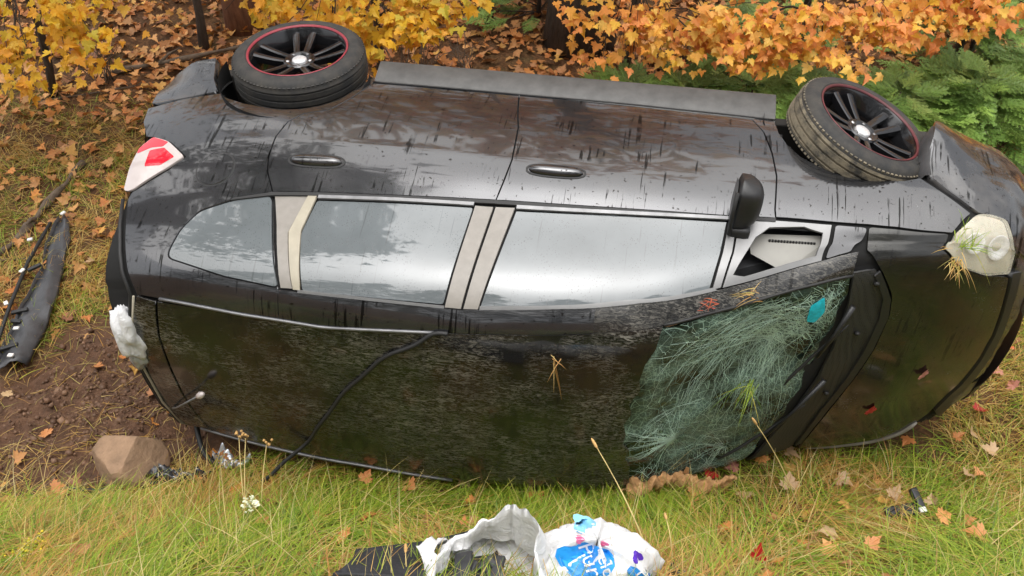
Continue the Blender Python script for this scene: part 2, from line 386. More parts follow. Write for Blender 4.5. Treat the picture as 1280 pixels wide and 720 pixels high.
def inset(poly, g):
    poly = np.asarray(poly, float); a = np.roll(poly, 1, 0); b = np.roll(poly, -1, 0)
    area = (poly[:, 0]*b[:, 1]-b[:, 0]*poly[:, 1]).sum(); t = nrm(nrm(poly-a)+nrm(b-poly)); n = np.stack([-t[:, 1], t[:, 0]], -1)*(1 if area > 0 else -1)
    return poly+n*g
def panel(name, poly, mat, parent, off=0., gap=.0035, depth=.014, res=.035, holes=(), dfun=dents, rnd=0., skirt=True, offfun=None):
    """a sheet panel: polygon in (x, t) laid on the body surface, with turned-in edges"""
    poly = np.asarray(poly, float)
    if rnd: poly = rounded(poly, rnd)
    out = inset(densify(poly, res), gap) if gap else densify(poly, res)
    hl = [inset(densify(h, res), -gap) for h in holes]
    loops = [out]+hl; pts = []; edges = []
    for lp in loops:
        b = len(pts); pts += [tuple(p) for p in lp]; edges += [(b+i, b+(i+1) % len(lp)) for i in range(len(lp))]
    nb = len(pts); lo = out.min(0); hi = out.max(0)
    gx, gt = np.meshgrid(np.arange(lo[0], hi[0], res), np.arange(lo[1], hi[1], res)); gx = gx.ravel(); gt = gt.ravel()
    ok = inpoly(gx, gt, out)
    for h in hl: ok &= ~inpoly(gx, gt, h)
    B = np.array(pts); q = np.stack([gx, gt], -1)[ok]
    if len(q): q = q[np.sqrt(((q[:, None]-B[None])**2).sum(-1)).min(1) > res*.45]
    allp = [Vector(p) for p in pts]+[Vector(p) for p in q]
    vv, ee, ff, ov, oe, of = geometry.delaunay_2d_cdt(allp, edges, [], 0, 1e-7)
    X = np.array([v[:] for v in vv]); F = np.array([f for f in ff if len(f) == 3]); c = X[F].mean(1)
    ok = inpoly(c[:, 0], c[:, 1], out)
    for h in hl: ok &= ~inpoly(c[:, 0], c[:, 1], h)
    F = F[ok]; o = off if offfun is None else off+offfun(X[:, 0], X[:, 1])
    V = P3(X[:, 0], X[:, 1], o+0.*X[:, 0], dfun); Nn = N3(X[:, 0], X[:, 1], dfun, offfun)
    fn = np.cross(V[F[:, 1]]-V[F[:, 0]], V[F[:, 2]]-V[F[:, 0]]); fl = (fn*Nn[F[:, 0]]).sum(-1) < 0; F[fl] = F[fl][:, ::-1]
    verts = V.tolist(); nor = Nn.tolist(); faces = [tuple(f) for f in F]
    if skirt:
        cnt = {}
        for f in faces:
            for a, b in ((f[0], f[1]), (f[1], f[2]), (f[2], f[0])):
                cnt[(a, b)] = 1
        be = [(a, b) for (a, b) in cnt if (b, a) not in cnt]; mp = {}
        for a, b in be:
            for k in (a, b):
                if k not in mp:
                    mp[k] = len(verts); verts += [V[k], V[k]-Nn[k]*depth]; nor += [Nn[k], Nn[k]]
        for a, b in be:
            faces.append((mp[b], mp[a], mp[a]+1, mp[b]+1))
            d = V[b]-V[a]; sn = nrm(np.cross(d, Nn[a]))
            for k in (a, b):
                for j in (0, 1): nor[mp[k]+j] = (.75*sn+(.6*Nn[k] if j == 0 else 0))
    nor = nrm(np.array(nor))
    return link(name, mesh(name, verts, faces, True, nor), mat, parent)

TILT = R(9)
car = empty('car', (0, 0, .93), (TILT, 0, 0))
tag(car, 'dark charcoal hatchback lying on its side with cracked windscreen and scuffed roof', 'car')
def cw(p): # car frame -> world
    p = Vector(p); c, s = math.cos(TILT), math.sin(TILT); return Vector((p.x, p.y*c-p.z*s, p.y*s+p.z*c+.93))

belt = [(.934, 1.114), (1.18, 1.125), (1.426, 1.133), (1.66, 1.146), (1.906, 1.158)]
belt_f = [(1.906, 1.158), (2.15, 1.163), (2.409, 1.167), (2.65, 1.169), (2.874, 1.171), (3.06, 1.179)]
drip = [(.402, .548), (.516, .539), (.913, .509), (1.267, .498), (1.74, .542), (2.221, .581), (2.656, .612)]
apil = [(2.656, .612), (2.81, .611), (3.0, .594), (3.18, .573), (3.388, .535)]
gtop = [(1.075, .660), (1.424, .664), (1.841, .660), (2.239, .700), (2.552, .722), (2.85, .712), (3.264, .674), (3.40, .665)]
rd_edge = [(.934, 1.114), (.88, 1.22), (.865, 1.296), (.862, 1.408), (.887, 1.499), (.945, 1.558), (1.055, 1.599), (1.131, 1.715), (1.179, 1.815), (1.20, 1.862)]
bl = [(1.906, 1.158), (1.925, 1.26), (1.939, 1.370), (1.936, 1.48), (1.932, 1.585), (1.91, 1.72), (1.888, 1.853)]
fd_edge = [(3.06, 1.179), (3.055, 1.219), (3.057, 1.414), (3.037, 1.583), (3.004, 1.734), (2.955, 1.828)]
rarch = [(1.165, 1.90), (1.147, 1.817), (1.076, 1.693), (1.0, 1.63), (.915, 1.594), (.82, 1.587), (.738, 1.606), (.63, 1.635), (.532, 1.677), (.47, 1.72)]
farch = [(3.647, 1.5), (3.58, 1.468), (3.47, 1.455), (3.351, 1.47), (3.25, 1.50), (3.16, 1.57), (3.105, 1.653), (3.07, 1.74), (3.05, 1.86)]
rear = [(.235, 1.10), (.277, .953), (.33, .78), (.358, .672), (.402, .548)]
qwin = [(.933, 1.102), (.759, 1.068), (.626, 1.012), (.571, .920), (.547, .801), (.556, .764), (.823, .697), (1.073, .668)]
lamp = [(.251, 1.427), (.353, 1.385), (.464, 1.297), (.40, 1.235), (.245, 1.138), (.20, 1.143), (.195, 1.26), (.205, 1.368)]

panel('rear_quarter_panel', rd_edge+rarch+[(.30, 1.70), (.10, 1.66), (.13, 1.55), (.20, 1.44), (.251, 1.427), (.353, 1.385), (.464, 1.297), (.40, 1.235), (.245, 1.138)]+rear+drip[1:3]+[(1.075, .503), (1.075, .660), (1.04, .80), (.99, .96)], M['paint'], car, holes=[rounded(qwin, .03)])
panel('roof_rail', [(1.075, .503)]+drip[3:6]+[(2.38, .5925), (2.38, .7105)]+gtop[3::-1], M['paint'], car, gap=.0)
panel('windscreen_pillar', [(2.38, .5925), (2.656, .612)]+apil[1:]+gtop[:3:-1]+[(2.38, .7105)], M['paint_scuff'], car, gap=.0, res=.025)
g = panel('window', rounded(qwin, .03), M['glass'], car, off=-.003, gap=.004)
panel('door_pillar_trim', [(.944, 1.10), (1.10, 1.112), (1.06, .93), (1.135, .672), (1.08, .668), (1.045, .80), (.995, .96)], M['pillar'], car, off=-.004, gap=.003)
panel('window_strip', [(1.10, 1.117), (1.138, 1.108), (1.115, .94), (1.17, .67), (1.138, .67), (1.062, .93)], M['cream'], car, off=.004, gap=.001)
rdoor = panel('rear_door', rd_edge[::-1]+[] + belt[1:]+bl[1:]+[(1.5, 1.862)], M['paint'], car)
fdoor = panel('front_door', belt_f+fd_edge[1:]+[(2.4, 1.842)]+bl[::-1][:-1], M['paint'], car)
panel('window', rounded([(1.140, 1.088), (1.818, 1.117), (1.772, .675), (1.175, .667), (1.114, .93)], .015), M['glass'], car, off=-.004, gap=.003)
panel('door_pillar_trim', [(1.822, 1.124), (1.901, 1.125), (1.845, .663), (1.777, .663)], M['pillar'], car, off=.001, gap=.002)
panel('door_pillar_trim', [(1.909, 1.126), (1.992, 1.130), (1.914, .667), (1.853, .664)], M['pillar'], car, off=.001, gap=.002)
panel('window', [(1.997, 1.117), (2.4, 1.135), (2.866, 1.143), (2.85, .95), (2.822, .728), (2.489, .735), (2.239, .714), (1.920, .680)], M['glass'], car, off=-.004, gap=.003)
panel('window_frame', [(2.874, 1.148), (2.905, 1.148), (2.895, .95), (2.862, .722), (2.83, .722), (2.858, .95)], M['trim'], car, off=.006, gap=.001)
panel('window_trim', [(1.145, 1.108), (1.818, 1.136), (1.818, 1.119), (1.145, 1.091)], M['chrome'], car, off=.009, gap=.001, res=.05)
panel('window_trim', [(1.998, 1.140), (2.87, 1.166), (2.87, 1.149), (1.998, 1.121)], M['chrome'], car, off=.009, gap=.001, res=.05)
panel('belt_seal', [(.76, 1.074)]+[(x, t-.003) for x, t in belt]+[(1.906, 1.141)]+[(x, t-.019) for x, t in belt[::-1]]+[(.76, 1.066)], M['rubber'], car, off=.006, gap=.0, res=.05)
panel('belt_seal', [(x, t-.003) for x, t in belt_f]+[(x, t-.020) for x, t in belt_f[::-1]], M['rubber'], car, off=.006, gap=.0, res=.05)
panel('window_trim', [(1.16, .672), (1.775, .672), (1.775, .660), (1.16, .658)], M['trim'], car, off=.007, gap=.0, res=.05)
panel('window_trim', [(1.92, .684), (2.239, .719), (2.489, .741), (2.83, .733), (2.85, .712), (2.552, .722), (2.239, .702), (1.92, .666)], M['trim'], car, off=.007, gap=.0, res=.05)
fqi = [(2.986, 1.059), (3.038, 1.126), (3.175, 1.145), (3.249, 1.115), (3.229, .744), (2.951, .752), (2.909, .782)]
panel('quarter_light_frame', [(2.912, 1.155), (3.05, 1.168), (3.286, 1.173), (3.275, .95), (3.255, .678), (2.868, .716), (2.90, .95)], M['trim'], car, off=.002, holes=[fqi], gap=.003)
panel('fender_cap', rounded([(3.296, 1.176), (3.428, 1.178), (3.424, 1.135), (3.40, .90), (3.371, .682), (3.268, .678), (3.288, .95)], .02), M['paint'], car, gap=.004)
panel('front_fender', [(3.06, 1.183), (3.292, 1.186), (3.43, 1.19), (3.54, 1.186), (3.767, 1.162), (3.80, 1.22), (3.845, 1.285)]+farch+[(2.97, 1.845)]+fd_edge[::-1][:-1], M['paint'], car)
hood = panel('hood', [(3.43, 1.182), (3.54, 1.178), (3.755, 1.155), (3.738, .664), (3.785, .598), (3.85, .552), (3.946, .526), (4.071, .545), (4.105, .35), (4.123, .179), (4.12, 0), (4.09, -.2), (4.03, -.42), (3.93, -.56), (3.74, -.66), (3.43, -.70), (3.44, -.45), (3.50, -.2), (3.555, 0), (3.59, .16), (3.600, .329), (3.579, .42), (3.50, .545), (3.43, .665), (3.43, .9)], M['paint_hood'], car, rnd=.02)
panel('roof', [(.50, .52)]+drip[2:]+[(2.64, .50), (2.605, .42), (2.59, .33), (2.60, .27), (2.56, .19), (2.575, .12), (2.545, .05), (2.56, -.02), (2.55, -.09), (2.585, -.15), (2.57, -.22), (2.60, -.32), (2.605, -.45), (2.656, -.605)]+[(x, -t) for x, t in drip[::-1][1:5]]+[(.50, -.52), (.46, -.3), (.45, 0), (.46, .3)], M['paint_roof'], car, res=.04)
panel('roof_spoiler', [(.40, .545), (.495, .522), (.455, .3), (.445, 0), (.455, -.3), (.495, -.522), (.33, -.545), (.30, -.3), (.30, 0), (.32, .3)], M['paint_roof'], car, off=.003)
WSP = [(2.63, .596), (2.872, .592), (3.181, .563), (3.388, .528), (3.40, .44), (3.375, .37), (3.385, .30), (3.35, .22), (3.36, .15), (3.325, .06), (3.33, -.02), (3.28, -.10), (3.285, -.2), (3.23, -.3), (3.20, -.45), (3.10, -.58), (2.9, -.60), (2.63, -.596), (2.575, -.45), (2.53, -.2), (2.515, 0), (2.53, .2), (2.575, .45)]
ws = panel('windscreen', WSP, M['ws'], car, off=-.010, gap=.001, dfun=caved, res=.03)
cowl = panel('cowl_panel', [(3.395, .545), (3.484, .545), (3.568, .42), (3.588, .329), (3.575, .16), (3.54, 0), (3.485, -.2), (3.42, -.45), (3.30, -.60), (3.18, -.585), (3.215, -.45), (3.325, -.2), (3.385, 0), (3.412, .174), (3.415, .384)], M['cowl'], car, off=-.006, gap=.001, dfun=lambda x, t: .004*nz(x*6, t*6, 5, 2))
panel('cowl_edge', [(3.50, .54), (3.579, .41), (3.598, .327), (3.585, .16), (3.55, 0), (3.49, -.2), (3.43, -.45), (3.40, -.47), (3.455, -.2), (3.515, 0), (3.548, .16), (3.56, .32), (3.545, .41), (3.48, .52)], M['black'], car, off=.006, gap=.001)
# rear bumper corner, torn away from the body towards the sill edge
panel('rear_bumper', [(.13, 1.69), (.30, 1.705), (.46, 1.728), (.41, 1.80), (.385, 1.90), (.16, 1.90), (.09, 1.80), (.10, 1.70)], M['paint_muddy'], car, offfun=lambda x, t: .10*np.clip((t-1.70)/.2, 0, 1)**1.5*np.clip((x-.02)/.25, 0, 1), depth=.05)
# front bumper corner, sprung from the fender
panel('front_bumper', [(3.675, 1.50), (3.875, 1.295), (4.02, 1.285), (4.055, 1.15), (4.085, .62), (4.15, .2), (4.16, 0), (4.15, -.2), (4.11, -.6), (4.06, -1.15), (4.0, -1.9), (4.215, -1.9), (4.215, 0), (4.215, 1.9), (3.78, 1.90), (3.71, 1.80), (3.68, 1.66)], M['paint_muddy'], car, off=-.006, depth=.03, offfun=lambda x, t: .03*np.clip((t-1.2)/.5, 0, 1)+.075*G(x, t, 3.70, 1.82, .13, .17)+.006*nz(x*9, t*9, 44, 2))
panel('grille_strip', [(4.075, .57), (4.112, .35), (4.13, .179), (4.127, 0), (4.10, -.2), (4.05, -.4), (4.10, -.55), (4.16, -.2), (4.175, 0), (4.17, .2), (4.14, .45), (4.12, .60)], M['black'], car, off=.008, gap=.001, depth=.04)
# head lamp and tail lamp
hl = [(3.921, 1.29), (3.995, 1.272), (4.026, 1.146), (4.05, .8), (4.068, .556), (3.948, .530), (3.81, .562), (3.742, .668), (3.772, 1.162), (3.855, 1.275)]
hb = lambda x, t: .030*np.clip(1-((x-3.91)/.2)**2-((t-.95)/.5)**2, 0, 1)
hlamp = panel('headlight', rounded(hl, .03), M['clear'], car, off=.006, gap=.004, offfun=hb)
panel('lamp_housing', rounded(hl, .03), M['lens'], hlamp, off=-.004, gap=.008, offfun=lambda x, t: .5*hb(x, t))
for x_, t_, r_ in ((3.86, .98, .042), (3.965, .86, .05)):
    p_ = P3(np.float64(x_), np.float64(t_), np.float64(.012)); n_ = snorm0(np.float64(x_), np.float64(t_)); bw = MB().lathe([(.3*r_, -.006), (.7*r_, .000), (r_, .008), (r_*1.08, .006)], 28); bo = bw.build('reflector', M['hub'], hlamp); bo.location = tuple(p_); bo.rotation_euler = Vector(n_).to_track_quat('Z', 'Y').to_euler()
hlamp.matrix_parent_inverse.identity()
lb = lambda x, t: .012*np.clip(1-((x-.3)/.18)**2-((t-1.28)/.2)**2, 0, 1)
tlamp = panel('tail_light', rounded(lamp, .02), M['lens_white'], car, off=.003, gap=.003, offfun=lb)
panel('red_lens', rounded([(.207, 1.36), (.255, 1.42), (.353, 1.378), (.335, 1.352), (.275, 1.352), (.208, 1.328)], .008), M['lens_red'], tlamp, off=.0045, gap=0, offfun=lb, depth=.003)
panel('red_lens', rounded([(.275, 1.335), (.345, 1.345), (.415, 1.292), (.36, 1.25), (.28, 1.25)], .008), M['lens_red'], tlamp, off=.0045, gap=0, offfun=lb, depth=.003)
# inner arch liner flap behind the front wheel
P = []
for x_, t_ in ((3.675, 1.50), (3.672, 1.58), (3.678, 1.66), (3.695, 1.74), (3.71, 1.80), (3.775, 1.90)):
    s_ = surf(x_, t_); f_ = .02+.075*math.exp(-((t_-1.82)/.17)**2); P.append([(x_+.012, s_[1]-.002, s_[2]+f_), (x_-.008+.006*math.sin(40*t_), s_[1]+.005, s_[2]+f_-.012), (x_-.035, s_[1]+.01, s_[2]-.05), (x_-.04, s_[1]+.01, s_[2]-.22)])
MB().grid(P).build('arch_liner', M['debris_dark'], car)
# fuel flap
a = np.linspace(0, 2*math.pi, 25)[:-1]
panel('fuel_flap', np.stack([.633+.085*np.cos(a), 1.227+.083*np.sin(a)], -1), M['paint'], car, off=.004, gap=.001, depth=.006)
ring = panel('flap_seam', np.stack([.633+.092*np.cos(a), 1.227+.090*np.sin(a)], -1), M['rubber'], car, off=.0006, gap=0, depth=.002, holes=[np.stack([.633+.084*np.cos(a), 1.227+.082*np.sin(a)], -1)])
# inner shell behind the panel gaps
def shell():
    xs = np.linspace(.22, 4.12, 118); ts = np.linspace(-1.9, 1.9, 130); X, T = np.meshgrid(xs, ts, indexing='ij'); V = P3(X, T, -.016-.012*(abs(T) < .6)+0*X)
    F = []; c = lambda A: (A[:-1, :-1]+A[1:, :-1]+A[1:, 1:]+A[:-1, 1:])/4
    cx, ct = c(X), c(T); bad = inpoly(cx, abs(ct), [(2.95, 1.12), (3.26, 1.13), (3.24, .72), (2.9, .73)]) | (inpoly(cx, ct, WSP)) | (inpoly(cx, abs(ct), [(.43, 1.9)]+rarch[::-1]+[(1.17, 1.9)])) | inpoly(cx, abs(ct), farch+[(3.05, 1.9), (3.7, 1.9)])
    b = len(ts); F = [(i*b+j, i*b+j+1, (i+1)*b+j+1, (i+1)*b+j) for i in range(len(xs)-1) for j in range(b-1) if not bad[i, j]]
    return link('inner_shell', mesh('inner_shell', V.reshape(-1, 3), F), M['inner'], car)
shell()
panel('right_body_side', [(.24, -.56), (2.65, -.62), (3.4, -.70), (3.75, -.70), (3.80, -1.2), (3.84, -1.29)]+[(x, -t) for x, t in farch]+[(3.05, -1.9), (1.17, -1.9)]+[(x, -t) for x, t in rarch[1:]]+[(.42, -1.9), (.16, -1.9), (.10, -1.7), (.2, -1.15), (.27, -.95)], M['paint'], car, res=.06, gap=.001)
# tailgate (seen edge-on) and front end closing faces
def closing(name, xs, ts, mat, bulge, n=15, sgn=1):
    P = []
    for x, t in zip(xs, ts):
        L = surf(x, t); Q = []
        for k in range(n):
            s = 1-2*k/(n-1); Q.append((L[0]+sgn*bulge*(1-s*s)**.6, L[1], L[2]*s))
        P.append(Q)
    return MB().grid(P).build(name, mat, car)
closing('tailgate', [.24, .20, .19, .21, .14, .12], [1.10, 1.16, 1.26, 1.40, 1.56, 1.66], M['paint'], .07, sgn=-1)
closing('rear_bumper_face', [.13, .10, .09, .16], [1.67, 1.72, 1.80, 1.9], M['paint_muddy'], .08, sgn=-1)
closing('tailgate_opening', [.42, .38, .36, .30, .262], [.56, .672, .76, .95, 1.10], M['inner'], .02, sgn=-1)  # near-black sheet stands in for the unlit hollow of the open hatch
closing('front_face', [4.21]*7, [.4, .56, .66, 1.14, 1.4, 1.7, 1.9], M['black'], .05)
# tailgate rim: pale weathered seal round the hatch opening
rimp = [surf(x, t) for x, t in [(.225, 1.10), (.265, .95), (.318, .78), (.345, .672), (.385, .55), (.318, .30), (.295, 0), (.298, -.3), (.322, -.53), (.345, -.672)]]
MB().tube([(p[0]-.012, p[1]-.002, p[2]) for p in rimp], .009).build('hatch_seal', M['rubber'], car)
MB().tube([(p[0]+.004, p[1]-.010, p[2]) for p in rimp[4:]], .0055).build('hatch_rim', M['cream'], car)
# roof mouldings and the torn one hanging over the roof
def tpath(L, off): return [tuple(P3(np.float64(x), np.float64(t), np.float64(off))) for x, t in L]
ex = lambda L, n=24: [tuple(np.array([np.interp(s, np.linspace(0, 1, len(L)), [p[k] for p in L]) for k in (0, 1)])) for s in np.linspace(0, 1, n)]
MB().tube(tpath(ex(drip[1:5]), .002), .0075, 6).build('roof_molding', M['chrome'], car)
MB().tube(tpath(ex([(.42, -.548), (.913, -.512), (1.267, -.50), (1.74, -.545)]), .002), .008, 6).build('roof_molding', M['chrome'], car)
MB().tube(tpath(ex(apil), .0), .007, 6).build('windscreen_seal', M['rubber'], car)
# sill skirt
sx = np.linspace(1.185, 3.06, 34); Q = []
for x in sx:
    e = surf(x, 1.855); f_ = 1-.25*np.clip((x-2.9)/.16, 0, 1)
    Q.append([(x, e[1]-.010, e[2]-.014), (x, e[1]+.006, e[2]-.004), (x, e[1]+.02, e[2]+.004), (x, e[1]+.06, e[2]+.012), (x, -.10, .836), (x, -.078, .828), (x, -.07, .78), (x, -.10, .74)])
sk = MB().grid(Q).build('side_skirt', M['sill'], car); sharp(sk, 40)
MB().tube([(x, surf(x, 1.85)[1]-.004, surf(x, 1.85)[2]+.004) for x in sx], .004, 5).build('skirt_seam', M['rubber'], car)
# floor pan, wheel wells
fp = MB()
fp.box((2.1, -.17, 0), (3.5, .05, 1.5), .01); fp.tube([(.3, -.14, .1), (1.2, -.13, .12), (2.4, -.13, .05), (3.2, -.14, 0)], .035, 8); fp.box((.45, -.16, .25), (.5, .14, .45), .04)
fp.box((1.5, -.16, -.2), (.8, .08, .6), .03)
fp.build('floor_pan', M['underbody'], car)
def well(cx, cv):
    P = []
    for k in range(21):
        th = math.pi*(-.05+1.1*k/20); P.append([(cx+.365*math.cos(th), -(cv+.33*math.sin(th)), z) for z in (.84, .70, .45)])
    o = MB().grid(P); o.add([(cx, -cv, .45)]+[q[2] for q in P], [(0, i, i+1) for i in range(1, 21)]); return o.build('wheel_well', M['inner'], car)
well(.80, .25); well(3.37, .27)
ax = MB().tube([(.80, -.17, -.7), (.80, -.17, .72)], .04, 10); ax.tube([(.80, -.18, .5), (1.25, -.22, .5)], .03, 8); ax.build('rear_axle', M['underbody'], car)
ax = MB().tube([(3.42, -.33, .3), (3.40, -.32, .72)], .035, 10); ax.tube([(3.2, -.2, .35), (3.40, -.30, .70)], .03, 8); ax.build('front_suspension', M['underbody'], car)
# door handles
def handle(cx, ct, L):
    h = MB(); n = 21; P = []
    for i in range(n):
        s = -1+2*i/(n-1); x = cx+s*L/2; wd = .026*(1-abs(s)**3.2)**.5+.0005; row = []
        for j in range(9):
            q = -1+2*j/8; row.append(tuple(P3(np.float64(x), np.float64(ct+q*wd), np.float64(.004+.020*(1-q*q)**.5*(1-abs(s)**4)**.5))))
        P.append(row)
    return h.grid(P)
for cx, ct, par in ((1.09, 1.281, rdoor), (2.136, 1.329, fdoor)):
    hnd = handle(cx, ct, .235).build('door_handle', M['paint'], par)
    a = np.linspace(0, 2*math.pi, 33)[:-1]; sq = lambda v, e: np.sign(v)*abs(v)**e
    rc = panel('handle_recess', np.stack([cx+.130*sq(np.cos(a), .7), ct+.037*sq(np.sin(a), .8)], -1), M['rubber'], par, off=.0025, gap=0, depth=.002, holes=[np.stack([cx+.121*sq(np.cos(a), .7), ct+.029*sq(np.sin(a), .8)], -1)])
# wing mirror: shell standing out from the belt line
b0 = P3(np.float64(2.885), np.float64(1.04), np.float64(-.03))
def mirror():
    m = MB(); P = []; n = 20
    for i in range(15):
        s = i/14; r = (1-abs(2*s-1)**3.4)**.5 if 0 < s < 1 else .02; r = max(r, .02)
        row = []
        for k in range(n):
            a = 2*math.pi*k/n; cx, cy = math.cos(a), math.sin(a)
            dx = (.105 if cx > 0 else .022)*np.sign(cx)*abs(cx)**.75*r; dy = .082*np.sign(cy)*abs(cy)**.85*(.55+.45*r)*min(1, r*1.6)
            row.append((b0[0]+.005+dx*.9+.012*s, b0[1]+.075+dy*.9+.012*s, b0[2]+.045+s*.225))
        row.append(row[0]); P.append(row)
    return m.grid(P)
mo = mirror().build('wing_mirror', M['black'], car)
st = MB(); st.box((b0[0]+.03, b0[1]+.045, b0[2]+.03), (.09, .09, .09), .02); st.build('mirror_stalk', M['black'], mo)
mg = MB(); P = []
for i in range(9):
    s = i/8; P.append([(b0[0]-.014+.012*s, b0[1]+.075+q*.068*(1-abs(2*s-1)**4)**.5+.012*s, b0[2]+.07+s*.19) for q in (-1, -.5, 0, .5, 1)])
mg.grid(P).build('mirror_glass', M['chrome'], mo)
MB().tube([(b0[0]-.010, b0[1]+.0, b0[2]+.05), (b0[0]-.012, b0[1]-.004, b0[2]+.15), (b0[0]-.005, b0[1]+.02, b0[2]+.26)], .008, 6).build('mirror_rim', M['rubber'], mo)
# interior seen through the open quarter light
inn = MB(); inn.add([(2.86, -1.02, .60), (3.34, -.86, .68), (3.40, -.93, .20), (2.95, -1.08, .20), (2.80, -.66, .66), (3.34, -.66, .70)], [(0, 1, 2, 3), (0, 4, 5, 1)]); inn.build('dashboard', M['seat'], car, False)
dp = MB(); dp.add([(2.96, -.90, .735), (3.30, -.875, .745), (3.30, -.97, .66), (3.12, -1.02, .655), (2.98, -.97, .69)], [(0, 1, 2, 3, 4)]); dp.box((3.12, -.955, .68), (.005, .005, .005)); dp.build('dashboard_end_cap', M['dash'], car, False)
sl_ = MB(); 
for k in range(16): sl_.box((3.05+k*.012, -.918+.0006*k, .7245), (.009, .007, .012))
sl_.build('defroster_slot', M['rubber'], car, False)
for sx_ in (1.35, 2.25):
    for sz in (-.37, .37):
        s_ = MB(); s_.box((sx_+.2, -.52, sz), (.5, .16, .5), .06); s_.box((sx_-.1, -.85, sz), (.16, .62, .48), .06); s_.box((sx_-.14, -1.22, sz), (.1, .16, .26), .04); s_.build('seat', M['seat'], car)

# ------------------------------------------------------------------ wheels
def wheel(loc, axle, spin, dusty, stripe):
    w_ = empty('wheel', loc, parent=car); z = Vector(axle).normalized(); w_.rotation_euler = (z.to_track_quat('Z', 'Y') @ Matrix.Rotation(spin, 3, 'Z').to_quaternion()).to_euler()
    Ro, W = .325, .175
    prof = [(.243, 0), (.252, .006), (.262, .002), (.285, .004), (.300, -.004), (.312, -.016), (.319, -.030)]
    t_ = MB().lathe(prof+[(.3195, -.04), (.312, -.045)], 72); t_.lathe([(.312, -W+.045), (.319, -W+.03), (.305, -W+.008), (.25, -W), (.24, -W+.01)], 72); ty = t_.build('tyre', M['tyre'], w_); sharp(ty, 50)
    tr = MB(); gro = [-.052, -.088, -.124]; pr = [(.3195, -.034)]
    for g in gro: pr += [(.3245, g+.006), (.315, g+.004), (.315, g-.004), (.3245, g-.006)]
    pr += [(.3195, -W+.034)]; tr.lathe(pr, 90)
    for k in range(90):
        a = 2*math.pi*k/90; m = Matrix.Rotation(a, 3, 'Z')
        tr.box(m @ Vector((.3105, 0, -.033)), (.010, .013, .030), 0, m @ Matrix.Rotation(.3, 3, 'Y'))
        tr.box(m @ Vector((.3105, 0, -W+.033)), (.010, .013, .030), 0, m @ Matrix.Rotation(-.3, 3, 'Y'))
    to = tr.build('tread', M['tread'] if dusty else M['tyre'], ty); sharp(to, 30)
    rm = MB(); rm.lathe([(.232, -.004), (.226, -.012), (.218, -.04), (.205, -.07), (.195, -.12), (.21, -.18), (.24, -.19)], 64)
    MB().lathe([(.125, -.15), (.135, -.125), (.130, -.105), (.075, -.10), (.01, -.10)], 36).build('brake_drum', M['rust'], w_)
    for k in range(5):
        for sgn in (-1, 1):
            a = 2*math.pi*k/5; m = Matrix.Rotation(a, 3, 'Z'); P = []
            for i in range(7):
                s = i/6; r = .055+s*.172; off = sgn*(.020+.024*s); wd = .014+.004*s; zz = -.050+.030*s**1.5
                P.append([m @ Vector((r, off+wd*q, zz-.004*abs(q)**2-(.03 if abs(q) > 1 else 0))) for q in (-1.05, -1, -.5, 0, .5, 1, 1.05)])
            rm.grid([[tuple(p) for p in row] for row in P])
    rm.lathe([(.078, -.075), (.078, -.052), (.070, -.046), (.045, -.050), (.038, -.056)], 40)
    ro = rm.build('rim', M['rim'], w_); sharp(ro, 40)
    MB().lathe([(.2335, -.002), (.236, .004), (.243, .006), (.245, .004)], 72).build('rim_stripe', M[stripe], ro)
    MB().lathe([(.036, -.06), (.036, -.050), (.030, -.046), (.012, -.045), (.001, -.045)], 28).build('hub_cap', M['hub'], ro)
    for k in range(5):
        a = 2*math.pi*(k+.5)/5; MB().tube([(.058*math.cos(a), .058*math.sin(a), -.06), (.058*math.cos(a), .058*math.sin(a), -.047)], .009, 6).build('lug_nut', M['hub'] if k % 2 else M['chrome'], ro)
    return w_
wheel((.785, -.125, .885), (-.02, .10, 1), R(-90), False, 'red')
wheel((3.45, -.30, .895), (.38, .10, .92), R(-60), True, 'darkred')
for x_ in (.80, 3.4):
    mb = MB(); mb.lathe([(.24, 0), (.262, .002), (.30, -.004), (.322, -.03), (.325, -.1), (.322, -.17), (.25, -.2)], 40); mb.lathe([(.24, -.005), (.2, -.05), (.01, -.06)], 40)
    o = mb.build('right_wheel', M['tyre'], car); o.location = (x_, -.25, -.80); o.rotation_euler = (math.pi, 0, 0)

# ------------------------------------------------------------------ windscreen damage
rr = np.random.default_rng(3); V = []; F = []
CL = []
WSI = inset(np.array(WSP), .01)
def crackline(pts, wid):
    pts = np.asarray(pts); ok = inpoly(pts[:, 0], pts[:, 1], WSI)
    k = np.argmax(~ok) if (~ok).any() else len(pts)
    if not (ok[0] and k >= 3): return
    c_ = pts[k//2]; keep = .55+1.1*float(nz(c_[0]*3, c_[1]*3, 51, 2, 1.5))-.75*float(G(c_[0], c_[1], 2.93, -.06, .17, .13)+G(c_[0], c_[1], 3.22, -.08, .12, .14))+.8*float(G(c_[0], c_[1], 3.15, .42, .25, .14)+G(c_[0], c_[1], 2.80, -.18, .08, .08))
    if rr.uniform() < keep: CL.append((pts[:k], wid))
def crackmesh():
    A = np.concatenate([p for p, w_ in CL]); P_ = P3(A[:, 0], A[:, 1], -.0085+0*A[:, 0], caved); Nn = snorm0(A[:, 0], A[:, 1]); i = 0
    for pts, wid in CL:
        m = len(pts); p = P_[i:i+m]; n = Nn[i:i+m]; i += m
        s = nrm(np.cross(n, np.gradient(p, axis=0)))*wid*np.linspace(1, .3, m)[:, None]; b = len(V)
        for k in range(m): V.append(p[k]-s[k]); V.append(p[k]+s[k]+n[k]*.0006)
        F.extend((b+2*k, b+2*k+1, b+2*k+3, b+2*k+2) for k in range(m-1))
